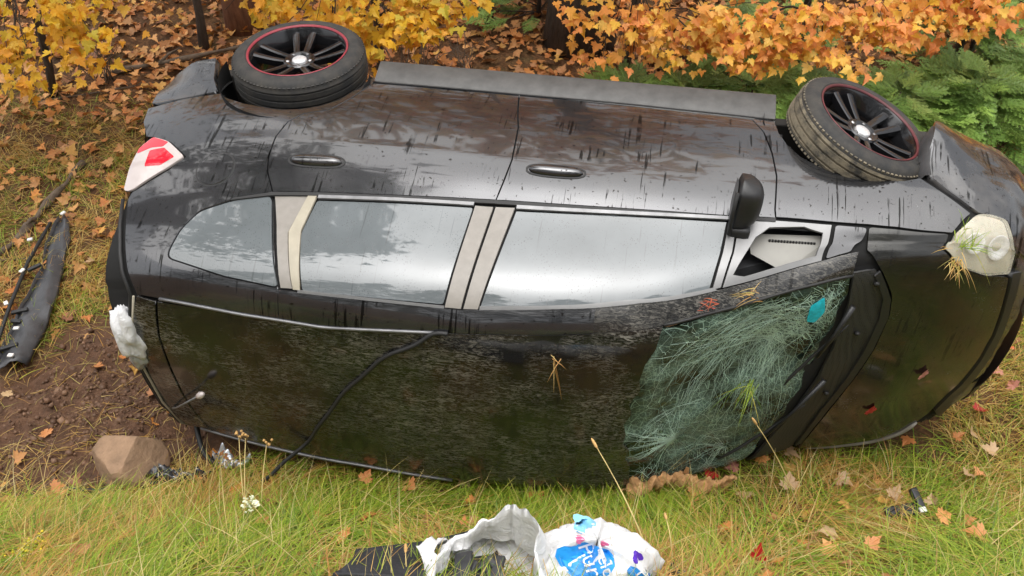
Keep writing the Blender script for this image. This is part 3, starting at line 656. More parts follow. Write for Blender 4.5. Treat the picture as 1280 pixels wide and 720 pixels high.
def curve(a, c, b, n=14, jit=.011):
    s = np.linspace(0, 1, n)[:, None]; q = (1-s)**2*np.array(a)+2*s*(1-s)*np.array(c)+s*s*np.array(b); j = np.cumsum(rr.normal(0, jit, (n, 2)), 0)*.5; return q+j
# long curved sheaf sweeping from the base corner across the glass
for k in range(230):
    u = rr.uniform(0, 1); a = (2.95+.42*u+rr.normal(0, .03), .52-.08*u+rr.normal(0, .04)); e = rr.uniform(0, 1)**.8
    b = (2.60+.62*e+rr.normal(0, .05), -.52+.18*rr.uniform()+.55*(1-e)*rr.uniform())
    c = (2.62+.55*e+rr.normal(0, .09), .34-.18*e+rr.normal(0, .12)); q = curve(a, c, b, 22)
    i0 = int(rr.uniform(0, 10)); i1 = int(rr.uniform(i0+5, 23)); crackline(q[i0:i1], rr.uniform(.0003, .0010))
for k in range(240):  # dense pale patch beside the pillar
    a = (rr.uniform(2.75, 3.33), rr.uniform(.30, .55)); th = rr.normal(-.35, .35); L = rr.uniform(.06, .30)
    b = (a[0]+L*math.cos(th), a[1]+L*math.sin(th)); c = ((a[0]+b[0])/2, (a[1]+b[1])/2+rr.normal(0, .03)); crackline(curve(a, c, b, 9), rr.uniform(.0006, .0016))
for k in range(260):  # crushed zone at the base corner
    a = (rr.uniform(3.0, 3.37), rr.uniform(.30, .53)); th = rr.normal(-.55, .45); L = rr.uniform(.03, .16)
    crackline(curve(a, (a[0]+L*.5*math.cos(th)+rr.normal(0, .01), a[1]+L*.5*math.sin(th)), (a[0]+L*math.cos(th), a[1]+L*math.sin(th)), 7), rr.uniform(.0008, .0022))
for cx, ct in ((2.80, -.18), (3.16, .30)):  # long straight radials tied by kinked rings: the crack web
    ths = np.sort(rr.uniform(0, 6.283, 30)); 
    for th in ths:
        L = rr.uniform(.2, .6); crackline(curve((cx+.01*math.cos(th), ct+.01*math.sin(th)), (cx+L*.5*math.cos(th)+rr.normal(0, .01), ct+L*.5*math.sin(th)+rr.normal(0, .01)), (cx+L*math.cos(th), ct+L*math.sin(th)), 16, .004), rr.uniform(.0006, .0012))
    for r_ in np.arange(.03, .45, .03):
        for i in range(29):
            if rr.uniform() < .62:
                ra, rb = r_*rr.uniform(.92, 1.08), r_*rr.uniform(.92, 1.08); crackline(np.linspace((cx+ra*math.cos(ths[i]), ct+ra*math.sin(ths[i])), (cx+rb*math.cos(ths[i+1]), ct+rb*math.sin(ths[i+1])), 4), rr.uniform(.0004, .0009))
for k in range(120):  # white crushed core of the main impact
    th = rr.uniform(0, 6.283); r_ = rr.exponential(.022); a = (2.80+r_*math.cos(th), -.18+r_*math.sin(th)); L = rr.uniform(.01, .035); crackline(np.linspace(a, (a[0]+L*math.cos(th), a[1]+L*math.sin(th)), 4), .0016)
for cx, ct, nn, L0 in ((2.80, -.18, 120, .26), (3.05, -.34, 50, .2), (2.72, -.06, 25, .1)):   # impact stars
    for k in range(nn):
        th = rr.uniform(0, 6.283); L = rr.exponential(L0*.6)+.03; b = (cx+L*math.cos(th), ct+L*math.sin(th))
        crackline(curve((cx+.012*math.cos(th), ct+.012*math.sin(th)), ((cx+b[0])/2+rr.normal(0, .015), (ct+b[1])/2+rr.normal(0, .015)), b, 9), rr.uniform(.0005, .0013))
    for k in range(26):
        r_ = rr.uniform(.02, L0*.8); th = rr.uniform(0, 6.283)+np.linspace(0, rr.uniform(.4, 1.6), 9); crackline(np.stack([cx+r_*np.cos(th), ct+r_*np.sin(th)*1.1], -1), .0007)
for k in range(800):  # short cross cracks
    a = (rr.uniform(2.65, 3.38), rr.uniform(-.55, .52)); th = rr.normal(.5, .7); L = rr.uniform(.02, .10)
    crackline(curve(a, (a[0]+L*.5*math.cos(th)+rr.normal(0, .008), a[1]+L*.5*math.sin(th)), (a[0]+L*math.cos(th), a[1]+L*math.sin(th)), 6), rr.uniform(.0004, .0010))
crackmesh()
ck = link('crack_web', mesh('crack_web', V, F), M['crack'], ws); tag(ck, kind='stuff')
panel('sticker', rounded([(3.245, .455), (3.295, .475), (3.315, .40), (3.29, .355), (3.25, .375)], .012), M['sticker'], ws, off=-.006, gap=0, depth=.001, dfun=caved)
# wipers
def wiper(pa, pb, pc):
    A = [tuple(P3(np.float64(x), np.float64(t), np.float64(o_), caved)) for x, t, o_ in (pa, pb, pc)]; arm = MB().tube([A[0], tuple((np.array(A[0])+A[1])/2+np.array([0, -.012, 0])), A[1]], [.013, .009, .006], 8).build('wiper_arm', M['black'], car)
    B = [tuple(P3(np.float64(x), np.float64(t), np.float64(.012), caved)) for x, t in ex([(pb[0]*2-pc[0], pb[1]*2-pc[1]), (pc[0], pc[1])], 10)]
    MB().tube(B, [.003]+[.008]*8+[.003], 6).build('wiper_blade', M['rubber'], arm)
wiper((3.42, .40, .02), (3.33, .18, .03), (3.23, .05, .03)); wiper((3.41, .02, .02), (3.19, -.27, .035), (3.02, -.42, .03))
for x, t in ((3.49, .25), (3.45, -.08), (3.50, .48)):
    p = P3(np.float64(x), np.float64(t), np.float64(.0)); MB().tube([tuple(p), (p[0], p[1]-.012, p[2])], [.014, .009], 10).build('cowl_clip', M['rubber'], cowl)
MB().tube([tuple(P3(np.float64(x), np.float64(t), np.float64(.004))) for x, t in ex([(3.99, -.47), (3.93, -.555), (3.84, -.62), (3.74, -.655), (3.60, -.67), (3.46, -.69)], 18)], [.004]+[.011]*16+[.004], 8).build('hood_lip', M['pillar'], car)
# torn roof moulding hanging down to the ground, antenna
A = [tuple(P3(np.float64(x), np.float64(t), np.float64(.006))) for x, t in [(1.76, .545), (1.70, .538), (1.64, .50)]]
ci = (Matrix.Translation((0, 0, .93)) @ Matrix.Rotation(TILT, 4, 'X')).inverted()
def c_in(p): return tuple(ci @ Vector(p))
gz = lambda x, y: float(gh(x, y))
A = [tuple(P3(np.float64(x), np.float64(t), np.float64(.010))) for x, t in [(1.80, .548), (1.74, .540), (1.66, .47), (1.5275, .384), (1.42, .25), (1.308, .112), (1.225, -.03), (1.14, -.167), (1.05, -.33)]]
A = A+[c_in((.93, -1.50, .22)), c_in((.84, -1.55, .13)), c_in((.74, -1.60, gz(.74, -1.60)+.005))]
Q = []
for i in range(len(A)-1):
    for k in range(6):
        s = k/6; p0, p1, p2, p3 = [np.array(A[max(0, min(len(A)-1, i+d))]) for d in (-1, 0, 1, 2)]
        Q.append(tuple(.5*((2*p1)+(-p0+p2)*s+(2*p0-5*p1+4*p2-p3)*s*s+(-p0+3*p1-3*p2+p3)*s**3)))
MB().tube(Q+[A[-1]], .010, 8).build('torn_molding', M['rubber'], car)
B = [tuple(P3(np.float64(x), np.float64(t), np.float64(o_))) for x, t, o_ in [(.29, -.42, -.02), (.40, -.26, .03), (.60, -.03, .06)]]
an = MB().tube(B, [.007, .005, .005], 8).build('antenna', M['chrome'], car)
e = Vector(B[2]); tp = MB(); d_ = (Vector(B[2])-Vector(B[1])).normalized()
tp.tube([e-d_*.02, e, e+d_*.03, e+d_*.06], [.006, .016, .018, .008], 10); tp.build('antenna_tip', M['lens_white'], an)

# ------------------------------------------------------------------ ground
def groundmat():
    m, t, p, o = newmat('forest_soil'); v = coords(t)
    a = N(t, 'ShaderNodeAttribute'); a.attribute_name = 'Col'
    f1 = noise(t, v, 2.5, 8, .65); f2 = noise(t, v, 38, 6, .7)
    litter = ramp(t, f1, [(.3, (.09, .055, .028)), (.5, (.20, .095, .035)), (.7, (.13, .10, .035))])
    fleck = ramp(t, f2, [(.35, (.35, .28, .2)), (.6, (1, 1, 1)), (.75, (1.6, 1.35, 1.0))])
    litter = mix(t, 1.0, litter, fleck, 'MULTIPLY')
    soil = ramp(t, noise(t, v, 14, 8, .7), [(.3, (.075, .037, .020)), (.55, (.16, .080, .043)), (.75, (.24, .135, .075))])
    t.links.new(mix(t, a.outputs['Fac'], litter, soil), p.inputs['Base Color']); p.inputs['Roughness'].default_value = .95
    bump(t, p, noise(t, v, 22, 10, .75), .9, .05); return m
gx_ = np.concatenate([[-60, -40, -25, -15, -9], np.arange(-6, -2, .2), np.arange(-2, 5.6, .045), np.arange(5.6, 9, .2), [11, 16, 25, 40, 60]])
gy_ = np.concatenate([[-60, -40, -20, -12, -8, -6], np.arange(-5, -2.9, .15), np.arange(-2.9, 1.6, .045), np.arange(1.6, 6, .12), [6.5, 7, 8, 9.5, 12, 16, 25, 40, 60]])
X, Y = np.meshgrid(gx_, gy_, indexing='ij'); Z = gh(X, Y); b = len(gy_)
idx = np.arange(X.size).reshape(X.shape); F = np.stack([idx[:-1, :-1], idx[1:, :-1], idx[1:, 1:], idx[:-1, 1:]], -1).reshape(-1, 4)
sm = soilmask(X, Y).ravel()
gr = link('ground', bigmesh('ground', np.stack([X, Y, Z], -1).reshape(-1, 3), F, np.repeat(sm[:, None], 3, 1), True), groundmat()); tag(gr, kind='structure')

# ------------------------------------------------------------------ foliage building blocks
HALF = [(0, 0), (.05, .02), (.16, -.06), (.30, -.08), (.24, .04), (.40, .10), (.52, .22), (.40, .27), (.46, .42), (.33, .40), (.22, .38), (.26, .56), (.16, .62), (.10, .74), (0, .95)]
def leafshape(fold=.15, curl=.1, lobes=HALF):
    """a five-lobed maple leaf, unit size, stem at the origin, face +z"""
    L = [(-x, y) for x, y in lobes[::-1][:-1]]+lobes[:-1]      # closed outline
    out = [(-x, y) for x, y in lobes[1:-1]]
    pts = [(0., 0.)]+[(x, y) for x, y in lobes[1:]]+out[::-1]
    v = [(x, y, fold*abs(x)-curl*(x*x*1.2+max(y-.3, 0)**2)) for x, y in pts]; n = len(v)
    c = (0, .28, -.02); v.append(c)
    f = [(i, (i+1) % n, n) for i in range(n)]
    return np.array(v), np.array(f)
LSH = [leafshape(f, c) for f, c in ((.12, .25), (.4, .5), (-.25, .35), (.25, -.3), (.85, .6))]
def basis(nv, up):
    nv = nrm(nv); y = up-(up*nv).sum(-1, keepdims=True)*nv; y = nrm(y); x = np.cross(y, nv); return np.stack([x, y, nv], -1)  # columns
def scatter(shape, pos, nv, up, size, col, jitter=.0):
    """merge many copies of a shape -> V,F,C"""
    sv, sf = shape; B = basis(nv, up); V = pos[:, None]+np.einsum('nij,kj->nki', B, sv)*size[:, None, None]
    F = sf[None]+(np.arange(len(pos))*len(sv))[:, None, None]; C = np.repeat(col[:, None], len(sv), 1)
    return V.reshape(-1, 3), F.reshape(-1, sf.shape[1]), C.reshape(-1, 3)
def cat(parts):
    V = []; F = []; C = []; b = 0
    for v, f, c in parts: V.append(v); F.append(f+b); C.append(c); b += len(v)
    return np.concatenate(V), np.concatenate(F), np.concatenate(C)
def palette(stops, n, r):
    k = np.array([p for p, c in stops]); c = np.array([c for p, c in stops]); u = r.uniform(0, 1, n)
    return np.stack([np.interp(u, k, c[:, i]) for i in range(3)], -1)*r.uniform(.75, 1.2, (n, 1))
YEL = [(0, (.86, .58, .04)), (.4, (.90, .50, .03)), (.7, (.82, .36, .03)), (1, (.66, .56, .06))]
ORA = [(0, (.94, .54, .07)), (.35, (.93, .42, .08)), (.7, (.88, .32, .10)), (.85, (.94, .62, .14)), (1, (.92, .56, .05))]
LIT = [(0, (.68, .28, .06)), (.3, (.50, .18, .05)), (.55, (.72, .38, .13)), (.8, (.32, .13, .055)), (1, (.80, .46, .10))]
RED = [(0, (.50, .06, .03)), (.5, (.62, .15, .05)), (1, (.40, .05, .03))]
M['leaf_yel'] = leafmat('yellow_maple_leaf', YEL); M['leaf_ora'] = leafmat('orange_maple_leaf', ORA)
M['leaf_attr'] = leafmat('leaf_mass', None, 'attr', .3); M['litter'] = leafmat('leaf_litter', None, 'attr', .1, .6)
M['grass'] = leafmat('grass_blades', None, 'attr', .35, .5); M['needle'] = leafmat('fir_needles', None, 'attr', .15, .5)
def barkmat(name, a, b_):
    m, t, p, o = newmat(name); v = coords(t, (1, 1, .22)); f = noise(t, v, 26, 8, .7, .4)
    t.links.new(ramp(t, f, [(.32, a), (.68, b_)]), p.inputs['Base Color']); p.inputs['Roughness'].default_value = .9; bump(t, p, f, .9, .03); return m
M['bark'] = barkmat('dark_bark', (.025, .018, .013), (.085, .062, .045)); M['bark_red'] = barkmat('reddish_bark', (.10, .04, .02), (.26, .12, .06))
M['twig'] = plain('dead_wood', (.11, .08, .055), .85, var=.5, scale=20, bmp=.5, bdist=.01)
LEAFM = {}
for key in ('leaf_yel', 'leaf_ora'):
    LEAFM[key] = []
    for k, (sv, sf) in enumerate(LSH):
        me = mesh('maple_leaf', sv, sf, False); me.materials.append(M[key]); LEAFM[key].append(me)
camp = np.array([2.547, -4.345, 3.938]); CRW = np.array([[.985, .1727, .0027], [-.1135, .6354, .7638], [-.1302, .7526, -.6454]])
def inview(P):
    q = (P-camp)@CRW.T; return (q[:, 2] > 0) & (abs(q[:, 0]/q[:, 2]) < .54) & (abs(q[:, 1]/q[:, 2]) < .305)
def limb(a, b_, sag, r0, r1, n=7):
    a, b_ = Vector(a), Vector(b_); P = []
    for i in range(n):
        s = i/(n-1); p = a.lerp(b_, s); p.z += sag*4*s*(1-s); P.append(tuple(p+Vector((random.uniform(-1, 1), random.uniform(-1, 1), 0))*.02*(0 < i < n-1)))
    return P, [r0+(r1-r0)*i/(n-1) for i in range(n)]
def maple(base, top, blobs, key, label, group, seed, nobj=290):
    """sapling: trunk with limbs reaching into leaf clusters; blobs = (x,y,z, rx,ry,rz, count)"""
    r = np.random.default_rng(seed); root = empty('maple_sapling', (base[0], base[1], gz(*base))); o = np.array(root.location)
    tag(root, label, 'maple tree', group); tb = MB()
    P, q = limb((0, 0, -.05), tuple(np.array(top)-o), .0, .035, .012, 9); tb.tube(P, q, 8)
    for bx in blobs:
        s = int(r.integers(2, 7)); c = np.array(bx[:3])-o; Q, w_ = limb(P[s], tuple(c), .12, .012, .005); tb.tube(Q, w_, 6)
        for k in range(6):
            d = r.normal(0, .55, 3)*np.array(bx[3:6]); Q2, w2_ = limb(Q[int(r.integers(3, 6))], tuple(c+d), .04, .005, .002, 5); tb.tube(Q2, w2_, 5)
    tb.build('trunk', M['bark'], root)
    pos = []; 
    for bx in blobs:
        n = bx[6]; nc = max(4, n//13); cc = r.normal(0, .62, (nc, 3))*np.array(bx[3:6])+np.array(bx[:3])   # little sprays
        k = r.integers(0, nc, n); p = cc[k]+r.normal(0, 1, (n, 3))*np.array([.075, .075, .04]); pos.append(p)
    pos = np.concatenate(pos); n = len(pos); zmin = gh(pos[:, 0], pos[:, 1])+.25; pos[:, 2] = np.maximum(pos[:, 2], zmin)
    nv = nrm(np.stack([r.normal(0, .35, n), r.normal(-.45, .35, n), r.uniform(.35, 1.1, n)], -1))
    up = nrm(np.stack([r.normal(0, .7, n), r.normal(-.5, .6, n), r.normal(-.6, .4, n)], -1)); size = r.uniform(.05, .105, n)*np.where(r.uniform(0, 1, n) < .2, .7, 1)
    vis = inview(pos)&(pos[:, 1] > .25); d = ((pos-camp)@CRW.T)[:, 2]; order = np.argsort(np.where(vis, d-size*8, 1e3+d)); ind = order[:nobj]
    B = basis(nv, up)
    for j in ind:
        if not vis[j]: break
        lo = bpy.data.objects.new('leaf', LEAFM[key][int(r.integers(0, 5))]); COL.objects.link(lo); lo.parent = root
        mm = np.eye(4); mm[:3, :3] = B[j]*size[j]; mm[:3, 3] = pos[j]-o; lo.matrix_local = Matrix(mm.tolist())
    rest = np.setdiff1d(np.arange(n), ind)
    st = palette(YEL if key == 'leaf_yel' else ORA, n, r); parts = [scatter(LSH[k], pos[rest[k::5]], nv[rest[k::5]], up[rest[k::5]], size[rest[k::5]], st[rest[k::5]]) for k in range(5)]
    V, F, C = cat(parts); cr = link('crown', bigmesh('crown', V-o, F, C), M['leaf_attr'], root); tag(cr, kind='stuff'); return root
# saplings along the edge of the wood (a few leafy sprays hang over the ditch)
maple((-2.3, 1.9), (-1.9, 1.7, 2.6), [(-1.33, 1.04, 1.06, .30, .22, .16, 150), (-1.60, .78, .98, .20, .18, .12, 90), (-1.42, 1.4, 1.25, .35, .25, .15, 110), (-1.8, 1.0, 1.25, .25, .3, .15, 90), (-1.9, 1.5, 1.8, .5, .5, .4, 250), (-1.9, 1.7, 2.4, .5, .5, .4, 200)], 'leaf_yel', 'yellow maple sapling beside the stick and torn plastic trim', 'yellow maple saplings', 31)
maple((.25, 2.6), (.35, 2.2, 2.7), [(-.15, 1.72, 1.12, .30, .25, .14, 150), (.25, 1.62, 1.00, .30, .22, .16, 190), (.62, 1.72, 1.02, .28, .22, .16, 170), (.98, 1.9, .98, .24, .2, .14, 100), (.42, 1.75, .82, .25, .2, .10, 80), (.3, 1.9, 1.6, .7, .4, .3, 350), (.5, 2.2, 2.3, .7, .6, .5, 350)], 'leaf_yel', 'yellow maple sapling behind the car rear wheel', 'yellow maple saplings', 32)
maple((2.2, 3.0), (2.4, 2.6, 2.6), [(2.25, 2.28, .93, .30, .2, .16, 160), (2.70, 2.3, .84, .32, .2, .18, 200), (2.02, 2.25, .62, .14, .12, .05, 22), (2.3, 2.3, .66, .2, .15, .05, 24), (2.9, 2.35, .80, .25, .2, .10, 70), (2.5, 2.5, 1.5, .7, .4, .3, 320), (2.5, 2.7, 2.2, .7, .6, .5, 300)], 'leaf_ora', 'orange maple sapling next to the thick tree trunk', 'orange maple saplings', 33)
maple((3.6, 3.2), (3.5, 2.7, 2.7), [(3.15, 2.22, .92, .32, .2, .18, 190), (3.60, 2.28, .90, .32, .2, .2, 210), (3.95, 2.38, .95, .25, .2, .16, 120), (3.45, 2.4, .80, .3, .2, .08, 50), (3.4, 2.5, 1.5, .7, .4, .3, 320), (3.4, 2.8, 2.2, .7, .6, .5, 250)], 'leaf_ora', 'orange and gold maple sapling above the young firs behind the front wheel', 'orange maple saplings', 34)
maple((4.9, 3.5), (4.7, 2.9, 2.7), [(4.30, 2.45, 1.0, .28, .2, .14, 150), (4.70, 2.6, 1.08, .3, .2, .12, 130), (5.15, 2.7, 1.1, .3, .2, .12, 90), (4.6, 2.7, 1.6, .7, .4, .3, 280), (4.8, 2.9, 2.2, .7, .6, .5, 250)], 'leaf_ora', 'orange maple sapling over the red undergrowth past the car nose', 'orange maple saplings', 35)

# ------------------------------------------------------------------ big trees of the wood
def quadcards(n, r, size):
    v = np.array([(-.5, 0, 0), (-.15, .5, .06), (0, 1., 0), (.2, .45, -.05), (.5, .1, .05)]); f = np.array([(0, 1, 4), (1, 3, 4), (1, 2, 3)]); return v, f
def bigtree(name, base, h, r0, crown, mat, label, cat_, seed, lean=(0, 0), pal=ORA, low=1.6, n=1500, con=False, group=None):
    r = np.random.default_rng(seed); z0 = gz(*base); root = empty(name, (*base, z0)); tag(root, label, cat_, group); tb = MB()
    P = [(lean[0]*s*h+.04*math.sin(5*s+seed)*(s > 0), lean[1]*s*h+.04*math.cos(4*s+seed)*(s > 0), s*h-.1) for s in np.linspace(0, 1, 14)]
    tb.tube(P, [r0*(1.45 if i == 0 else 1.12 if i == 1 else 1)*(1-.88*i/13) for i in range(14)], 14)
    for k in range(26):
        i = int(r.integers(3, 12)); a = r.uniform(0, 6.283); L = crown*(1-.6*i/13)*r.uniform(.6, 1.1)
        if P[i][2] < low: continue
        e_ = (P[i][0]+L*math.cos(a), P[i][1]+L*math.sin(a), P[i][2]+(-.15*L if con else .5*L)); Q, w_ = limb(P[i], e_, .0, r0*.22, .01, 5); tb.tube(Q, w_, 6)
    tb.build('trunk', mat, root)
    zz = r.uniform(low, h, n)**1.0; fr = (zz-low)/(h-low); rad = crown*((1-fr)**.8 if con else np.sqrt(np.clip(1-(2*fr-.9)**2*.7, .05, 1)))*np.sqrt(r.uniform(.05, 1, n)); a = r.uniform(0, 6.283, n)
    lump = 1+.35*np.sin(3*a+zz*2+seed)+.25*np.sin(zz*5); rad *= lump
    pos = np.stack([lean[0]*zz+rad*np.cos(a), lean[1]*zz+rad*np.sin(a), zz-(.25*rad if con else 0)], -1)
    nv = r.normal(0, 1, (n, 3))+np.array([0, 0, .8]); up = np.stack([np.cos(a), np.sin(a), -.3+0*a], -1)+r.normal(0, .4, (n, 3)); sz = r.uniform(.18, .42, n)
    V, F, C = scatter(quadcards(0, 0, 0), pos, nv, up, sz, palette(pal, n, r)); cr = link('crown', bigmesh('crown', V, F, C), M['needle'] if con else M['leaf_attr'], root); tag(cr, kind='stuff'); return root
GRN = [(0, (.035, .065, .022)), (.5, (.05, .09, .03)), (1, (.03, .05, .02))]
bigtree('forest_tree', (1.78, 3.55), 9, .24, 2.0, M['bark'], 'thick dark furrowed trunk standing behind the car sill', 'tree', 41, (.0, .04), ORA, 3.6, 600)
bigtree('forest_tree', (-1.18, 3.25), 7, .13, 1.4, M['bark_red'], 'reddish brown tree trunk behind the rear wheel', 'tree', 42, (-.01, .03), YEL, 3.4, 350)
bigtree('forest_tree', (.90, 3.75), 7, .055, 1.3, M['bark'], 'slim dark tree trunk between the thick trunk and the yellow maple', 'tree', 43, (.02, .03), ORA, 3.4, 300)
bigtree('forest_tree', (-1.42, 2.85), 5, .035, .9, M['bark'], 'very thin black tree stem beside the reddish trunk', 'tree', 44, (-.03, .03), YEL, 2.8, 200)
bigtree('fir_tree', (-3.7, .1), 20, .24, 2.9, M['bark'], 'tall dark fir tree with drooping boughs beside the dark fallen branch', 'tree', 45, (0, 0), GRN, 7.0, 5500, True)
for k, (x, y, h_) in enumerate([(-.6, 7.5, 7.5), (2.6, 8.6, 6.8), (6.2, 8.2, 8.5), (-4.2, 6.5, 9), (9, 6.5, 7)]):
    bigtree('forest_tree', (x, y), h_, .15, 2.2, M['bark'], 'autumn tree deeper in the wood behind the saplings', 'tree', 50+k, (.01, .0), ORA if k % 2 else YEL, 1.8, 1100, False, 'trees deeper in the wood')

for k, (x, y, h_) in enumerate([(-7, -10.5, 14), (-3.5, -11, 16), (-.3, -10.2, 15), (3, -11, 16), (6.2, -10.3, 15), (9.5, -11, 15)]):  # unseen trees, added so the roof rail reflects something dark
    bigtree('added_unseen_tree', (x, y), h_, .18, 2.4, M['bark'], 'unseen tall dark fir added to darken the roof rail reflection', 'tree', 60+k, (0, 0), GRN, .8, 3000, True, 'unseen firs added for a dark reflection')
# ------------------------------------------------------------------ young firs
def sprayshape(seed):
    r = np.random.default_rng(seed); V = []; F = []
    def twig(a, b_, n):
        a = np.array(a); b_ = np.array(b_); d = nrm(b_-a); s = np.array([-d[1], d[0], 0])
        for i in range(n):
            p = a+(b_-a)*i/n
            for sg in (-1, 1):
                q = p+(d*.55+sg*s*.8+np.array([0, 0, r.normal(.25, .2)]))*.085*r.uniform(.7, 1.1); m = nrm(np.cross(q-p, (0, 0, 1.)))*.019; bb = len(V); V.extend([p-m, p+m, q]); F.append((bb, bb+1, bb+2))
    twig((0, 0, 0), (0, 1, -.05), 22)
    for i in range(1, 7):
        y = i*.13
        for sg in (-1, 1): twig((0, y, -.02), (sg*(.42-.045*i)*r.uniform(.8, 1.1), y+.30, r.normal(-.02, .03)), 10)
    return np.array(V), np.array(F)
SPR = [sprayshape(k) for k in range(3)]
def fir(base, h, rad, n, label, seed):
    r = np.random.default_rng(seed); root = empty('young_fir', (*base, gz(*base))); tag(root, label, 'fir', 'young firs under the maples')
    tb = MB().tube([(0, 0, -.05), (.02, 0, h*.5), (0, .02, h)], [.025, .016, .005], 7)
    fr = r.uniform(0, 1, n)**1.25; a = r.uniform(0, 6.283, n); L = rad*(1-fr*.85)*r.uniform(.25, 1.0, n); pos = np.stack([L*np.cos(a), L*np.sin(a), .08+fr*h*.9+.10*L], -1)
    for k in range(14):
        j = int(r.integers(0, n)); tb.tube([(0, 0, max(.05, pos[j, 2]-.15)), tuple(pos[j]*.7+np.array([0, 0, .02])), tuple(pos[j])], [.008, .005, .003], 5)
    tb.build('trunk', M['bark'], root)
    up = np.stack([np.cos(a), np.sin(a), r.normal(.12, .22, n)], -1)+r.normal(0, .25, (n, 3)); nv = np.stack([r.normal(0, .25, n), r.normal(-.1, .25, n), np.ones(n)], -1); sz = r.uniform(.18, .30, n)
    col = palette([(0, (.12, .22, .04)), (.5, (.20, .34, .06)), (.85, (.30, .46, .09)), (1, (.34, .44, .11))], n, r)
    V, F, C = cat([scatter(SPR[k], pos[k::3], nv[k::3], up[k::3], sz[k::3], col[k::3]) for k in range(3)])
    fo = link('needles', bigmesh('needles', V, F, C), M['needle'], root); tag(fo, kind='stuff')
for k, (x, y, h_, rd, n) in enumerate([(2.35, 2.25, .38, .45, 110), (2.75, 2.2, .42, .5, 130), (3.2, 2.35, .42, .55, 160), (3.7, 2.25, .45, .55, 170), (4.25, 2.35, .45, .6, 180), (4.85, 2.6, .5, .65, 180), (5.4, 2.9, .55, .7, 180), (5.0, 3.6, .7, .6, 130), (3.3, 3.2, .6, .6, 110), (1.35, 3.9, .6, .5, 60)]):
    fir((x, y), h_, rd, n, 'low bushy young fir growing under the maples behind the front wheel' if k < 9 else 'young fir half hidden between the slim and the thick trunk', 70+k)

# ------------------------------------------------------------------ bare brush and dead wood
def brush(base, h, n, spread, label, seed):
    random.seed(seed); mb = MB()
    for k in range(n):
        a = random.uniform(0, 6.283); b_ = Vector((random.uniform(-.1, .1), random.uniform(-.1, .1), -.02)); e_ = b_+Vector((math.cos(a)*spread*random.uniform(.2, 1), math.sin(a)*spread*random.uniform(.2, 1), h*random.uniform(.5, 1.1)))
        Q, w_ = limb(b_, e_, random.uniform(-.05, .08), .006, .002, 6); mb.tube(Q, w_, 5)
        for j in range(2):
            i = random.randint(2, 4); q = Vector(Q[i]); Q2, w2 = limb(q, q+Vector((random.uniform(-.2, .2), random.uniform(-.2, .2), random.uniform(.02, .2))), .0, .003, .0015, 4); mb.tube(Q2, w2, 4)
    o = mb.build('bare_shrub', M['twig']); o.location = (*base, gz(*base)); return tag(o, label, 'shrub', 'bare shrubs')
brush((.55, 2.3), .9, 16, .4, 'tangle of bare twigs under the yellow maple behind the car', 1)
brush((2.5, 2.75), .7, 10, .4, 'bare twigs sprouting between the thick trunk and the firs', 2)
brush((.95, 2.6), .6, 9, .35, 'bare twiggy shrub at the foot of the slim trunk', 3)
brush((5.0, 2.35), .35, 9, .3, 'dark bare twigs in front of the firs past the car nose', 4)
brush((-2.0, 2.2), .45, 10, .4, 'leafless low twigs beside the fallen log', 5)
def stick(pts, rad, label, forks=()):
    mb = MB(); P = [(x, y, gz(x, y)+dz) for x, y, dz in pts]; P2 = []
    for i in range(len(P)-1):
        for k in range(4): P2.append(tuple(Vector(P[i]).lerp(Vector(P[i+1]), k/4)+Vector((random.uniform(-1, 1), random.uniform(-1, 1), random.uniform(-.5, .5)))*rad*.35))
    P2.append(P[-1]); m = len(P2); mb.tube(P2, [rad*(.7+.3*math.sin(i*1.7))*(1-.35*i/m) for i in range(m)], 9)
    for i, d in forks: mb.tube([P2[i], tuple(Vector(P2[i])+Vector(d)*.5+Vector((0, 0, .02))), tuple(Vector(P2[i])+Vector(d))], [rad*.5, rad*.35, rad*.15], 6)
    o = mb.build('fallen_branch', M['twig']); return tag(o, label, 'branch')
stick([(-1.76, -.12, .02), (-1.60, .25, .02), (-1.62, .6, .03), (-1.60, 1.08, .03)], .042, 'dark knobbly fallen branch lying beside the torn plastic trim', [(6, (.02, -.12, .05))])
stick([(-2.05, 2.30, .02), (-1.55, 2.60, .04), (-1.05, 2.85, .06)], .035, 'pale fallen log in the leaves behind the rear bumper', [(3, (.1, .2, .05))])
stick([(-1.72, -.02, .01), (-1.45, .02, .01), (-1.25, -.06, .01)], .010, 'thin tan twig crossing the end of the dark fallen branch')
stick([(-2.4, 1.75, .02), (-1.9, 2.0, .03), (-1.6, 2.25, .02)], .012, 'thin dark twig under the yellow maple leaves')

# ------------------------------------------------------------------ wreck debris
M['debris'] = plain('scratched_black_plastic', (.045, .046, .05), .35, var=.6, scale=9, bmp=.5, bdist=.006)
M['chip'] = plain('white_chips', (.75, .74, .72), .5)
M['rock'] = plain('brown_rock', (.30, .19, .115), .85, var=.4, scale=7, bmp=.7, bdist=.02)
M['mat'] = plain('dark_floor_mat', (.028, .029, .033), .75, var=.35, scale=60, bmp=.6, bdist=.004)
def bagmat():
    m, t, p, o = newmat('white_bag_film'); v = coords(t)
    t.links.new(ramp(t, noise(t, v, 9), [(.3, (.74, .74, .75)), (.7, (.86, .86, .86))]), p.inputs['Base Color']); p.inputs['Roughness'].default_value = .35
    f = noise(t, v, 12, 7, .65, 1.5); bump(t, p, f, .6, .03); p.inputs['Subsurface Weight'].default_value = .0; return m
M['bag'] = bagmat()
M['blue'] = plain('blue_print', (.02, .27, .80), .35, var=.45, scale=14); M['purple'] = plain('purple_print', (.10, .03, .45), .35, var=.3, scale=20)
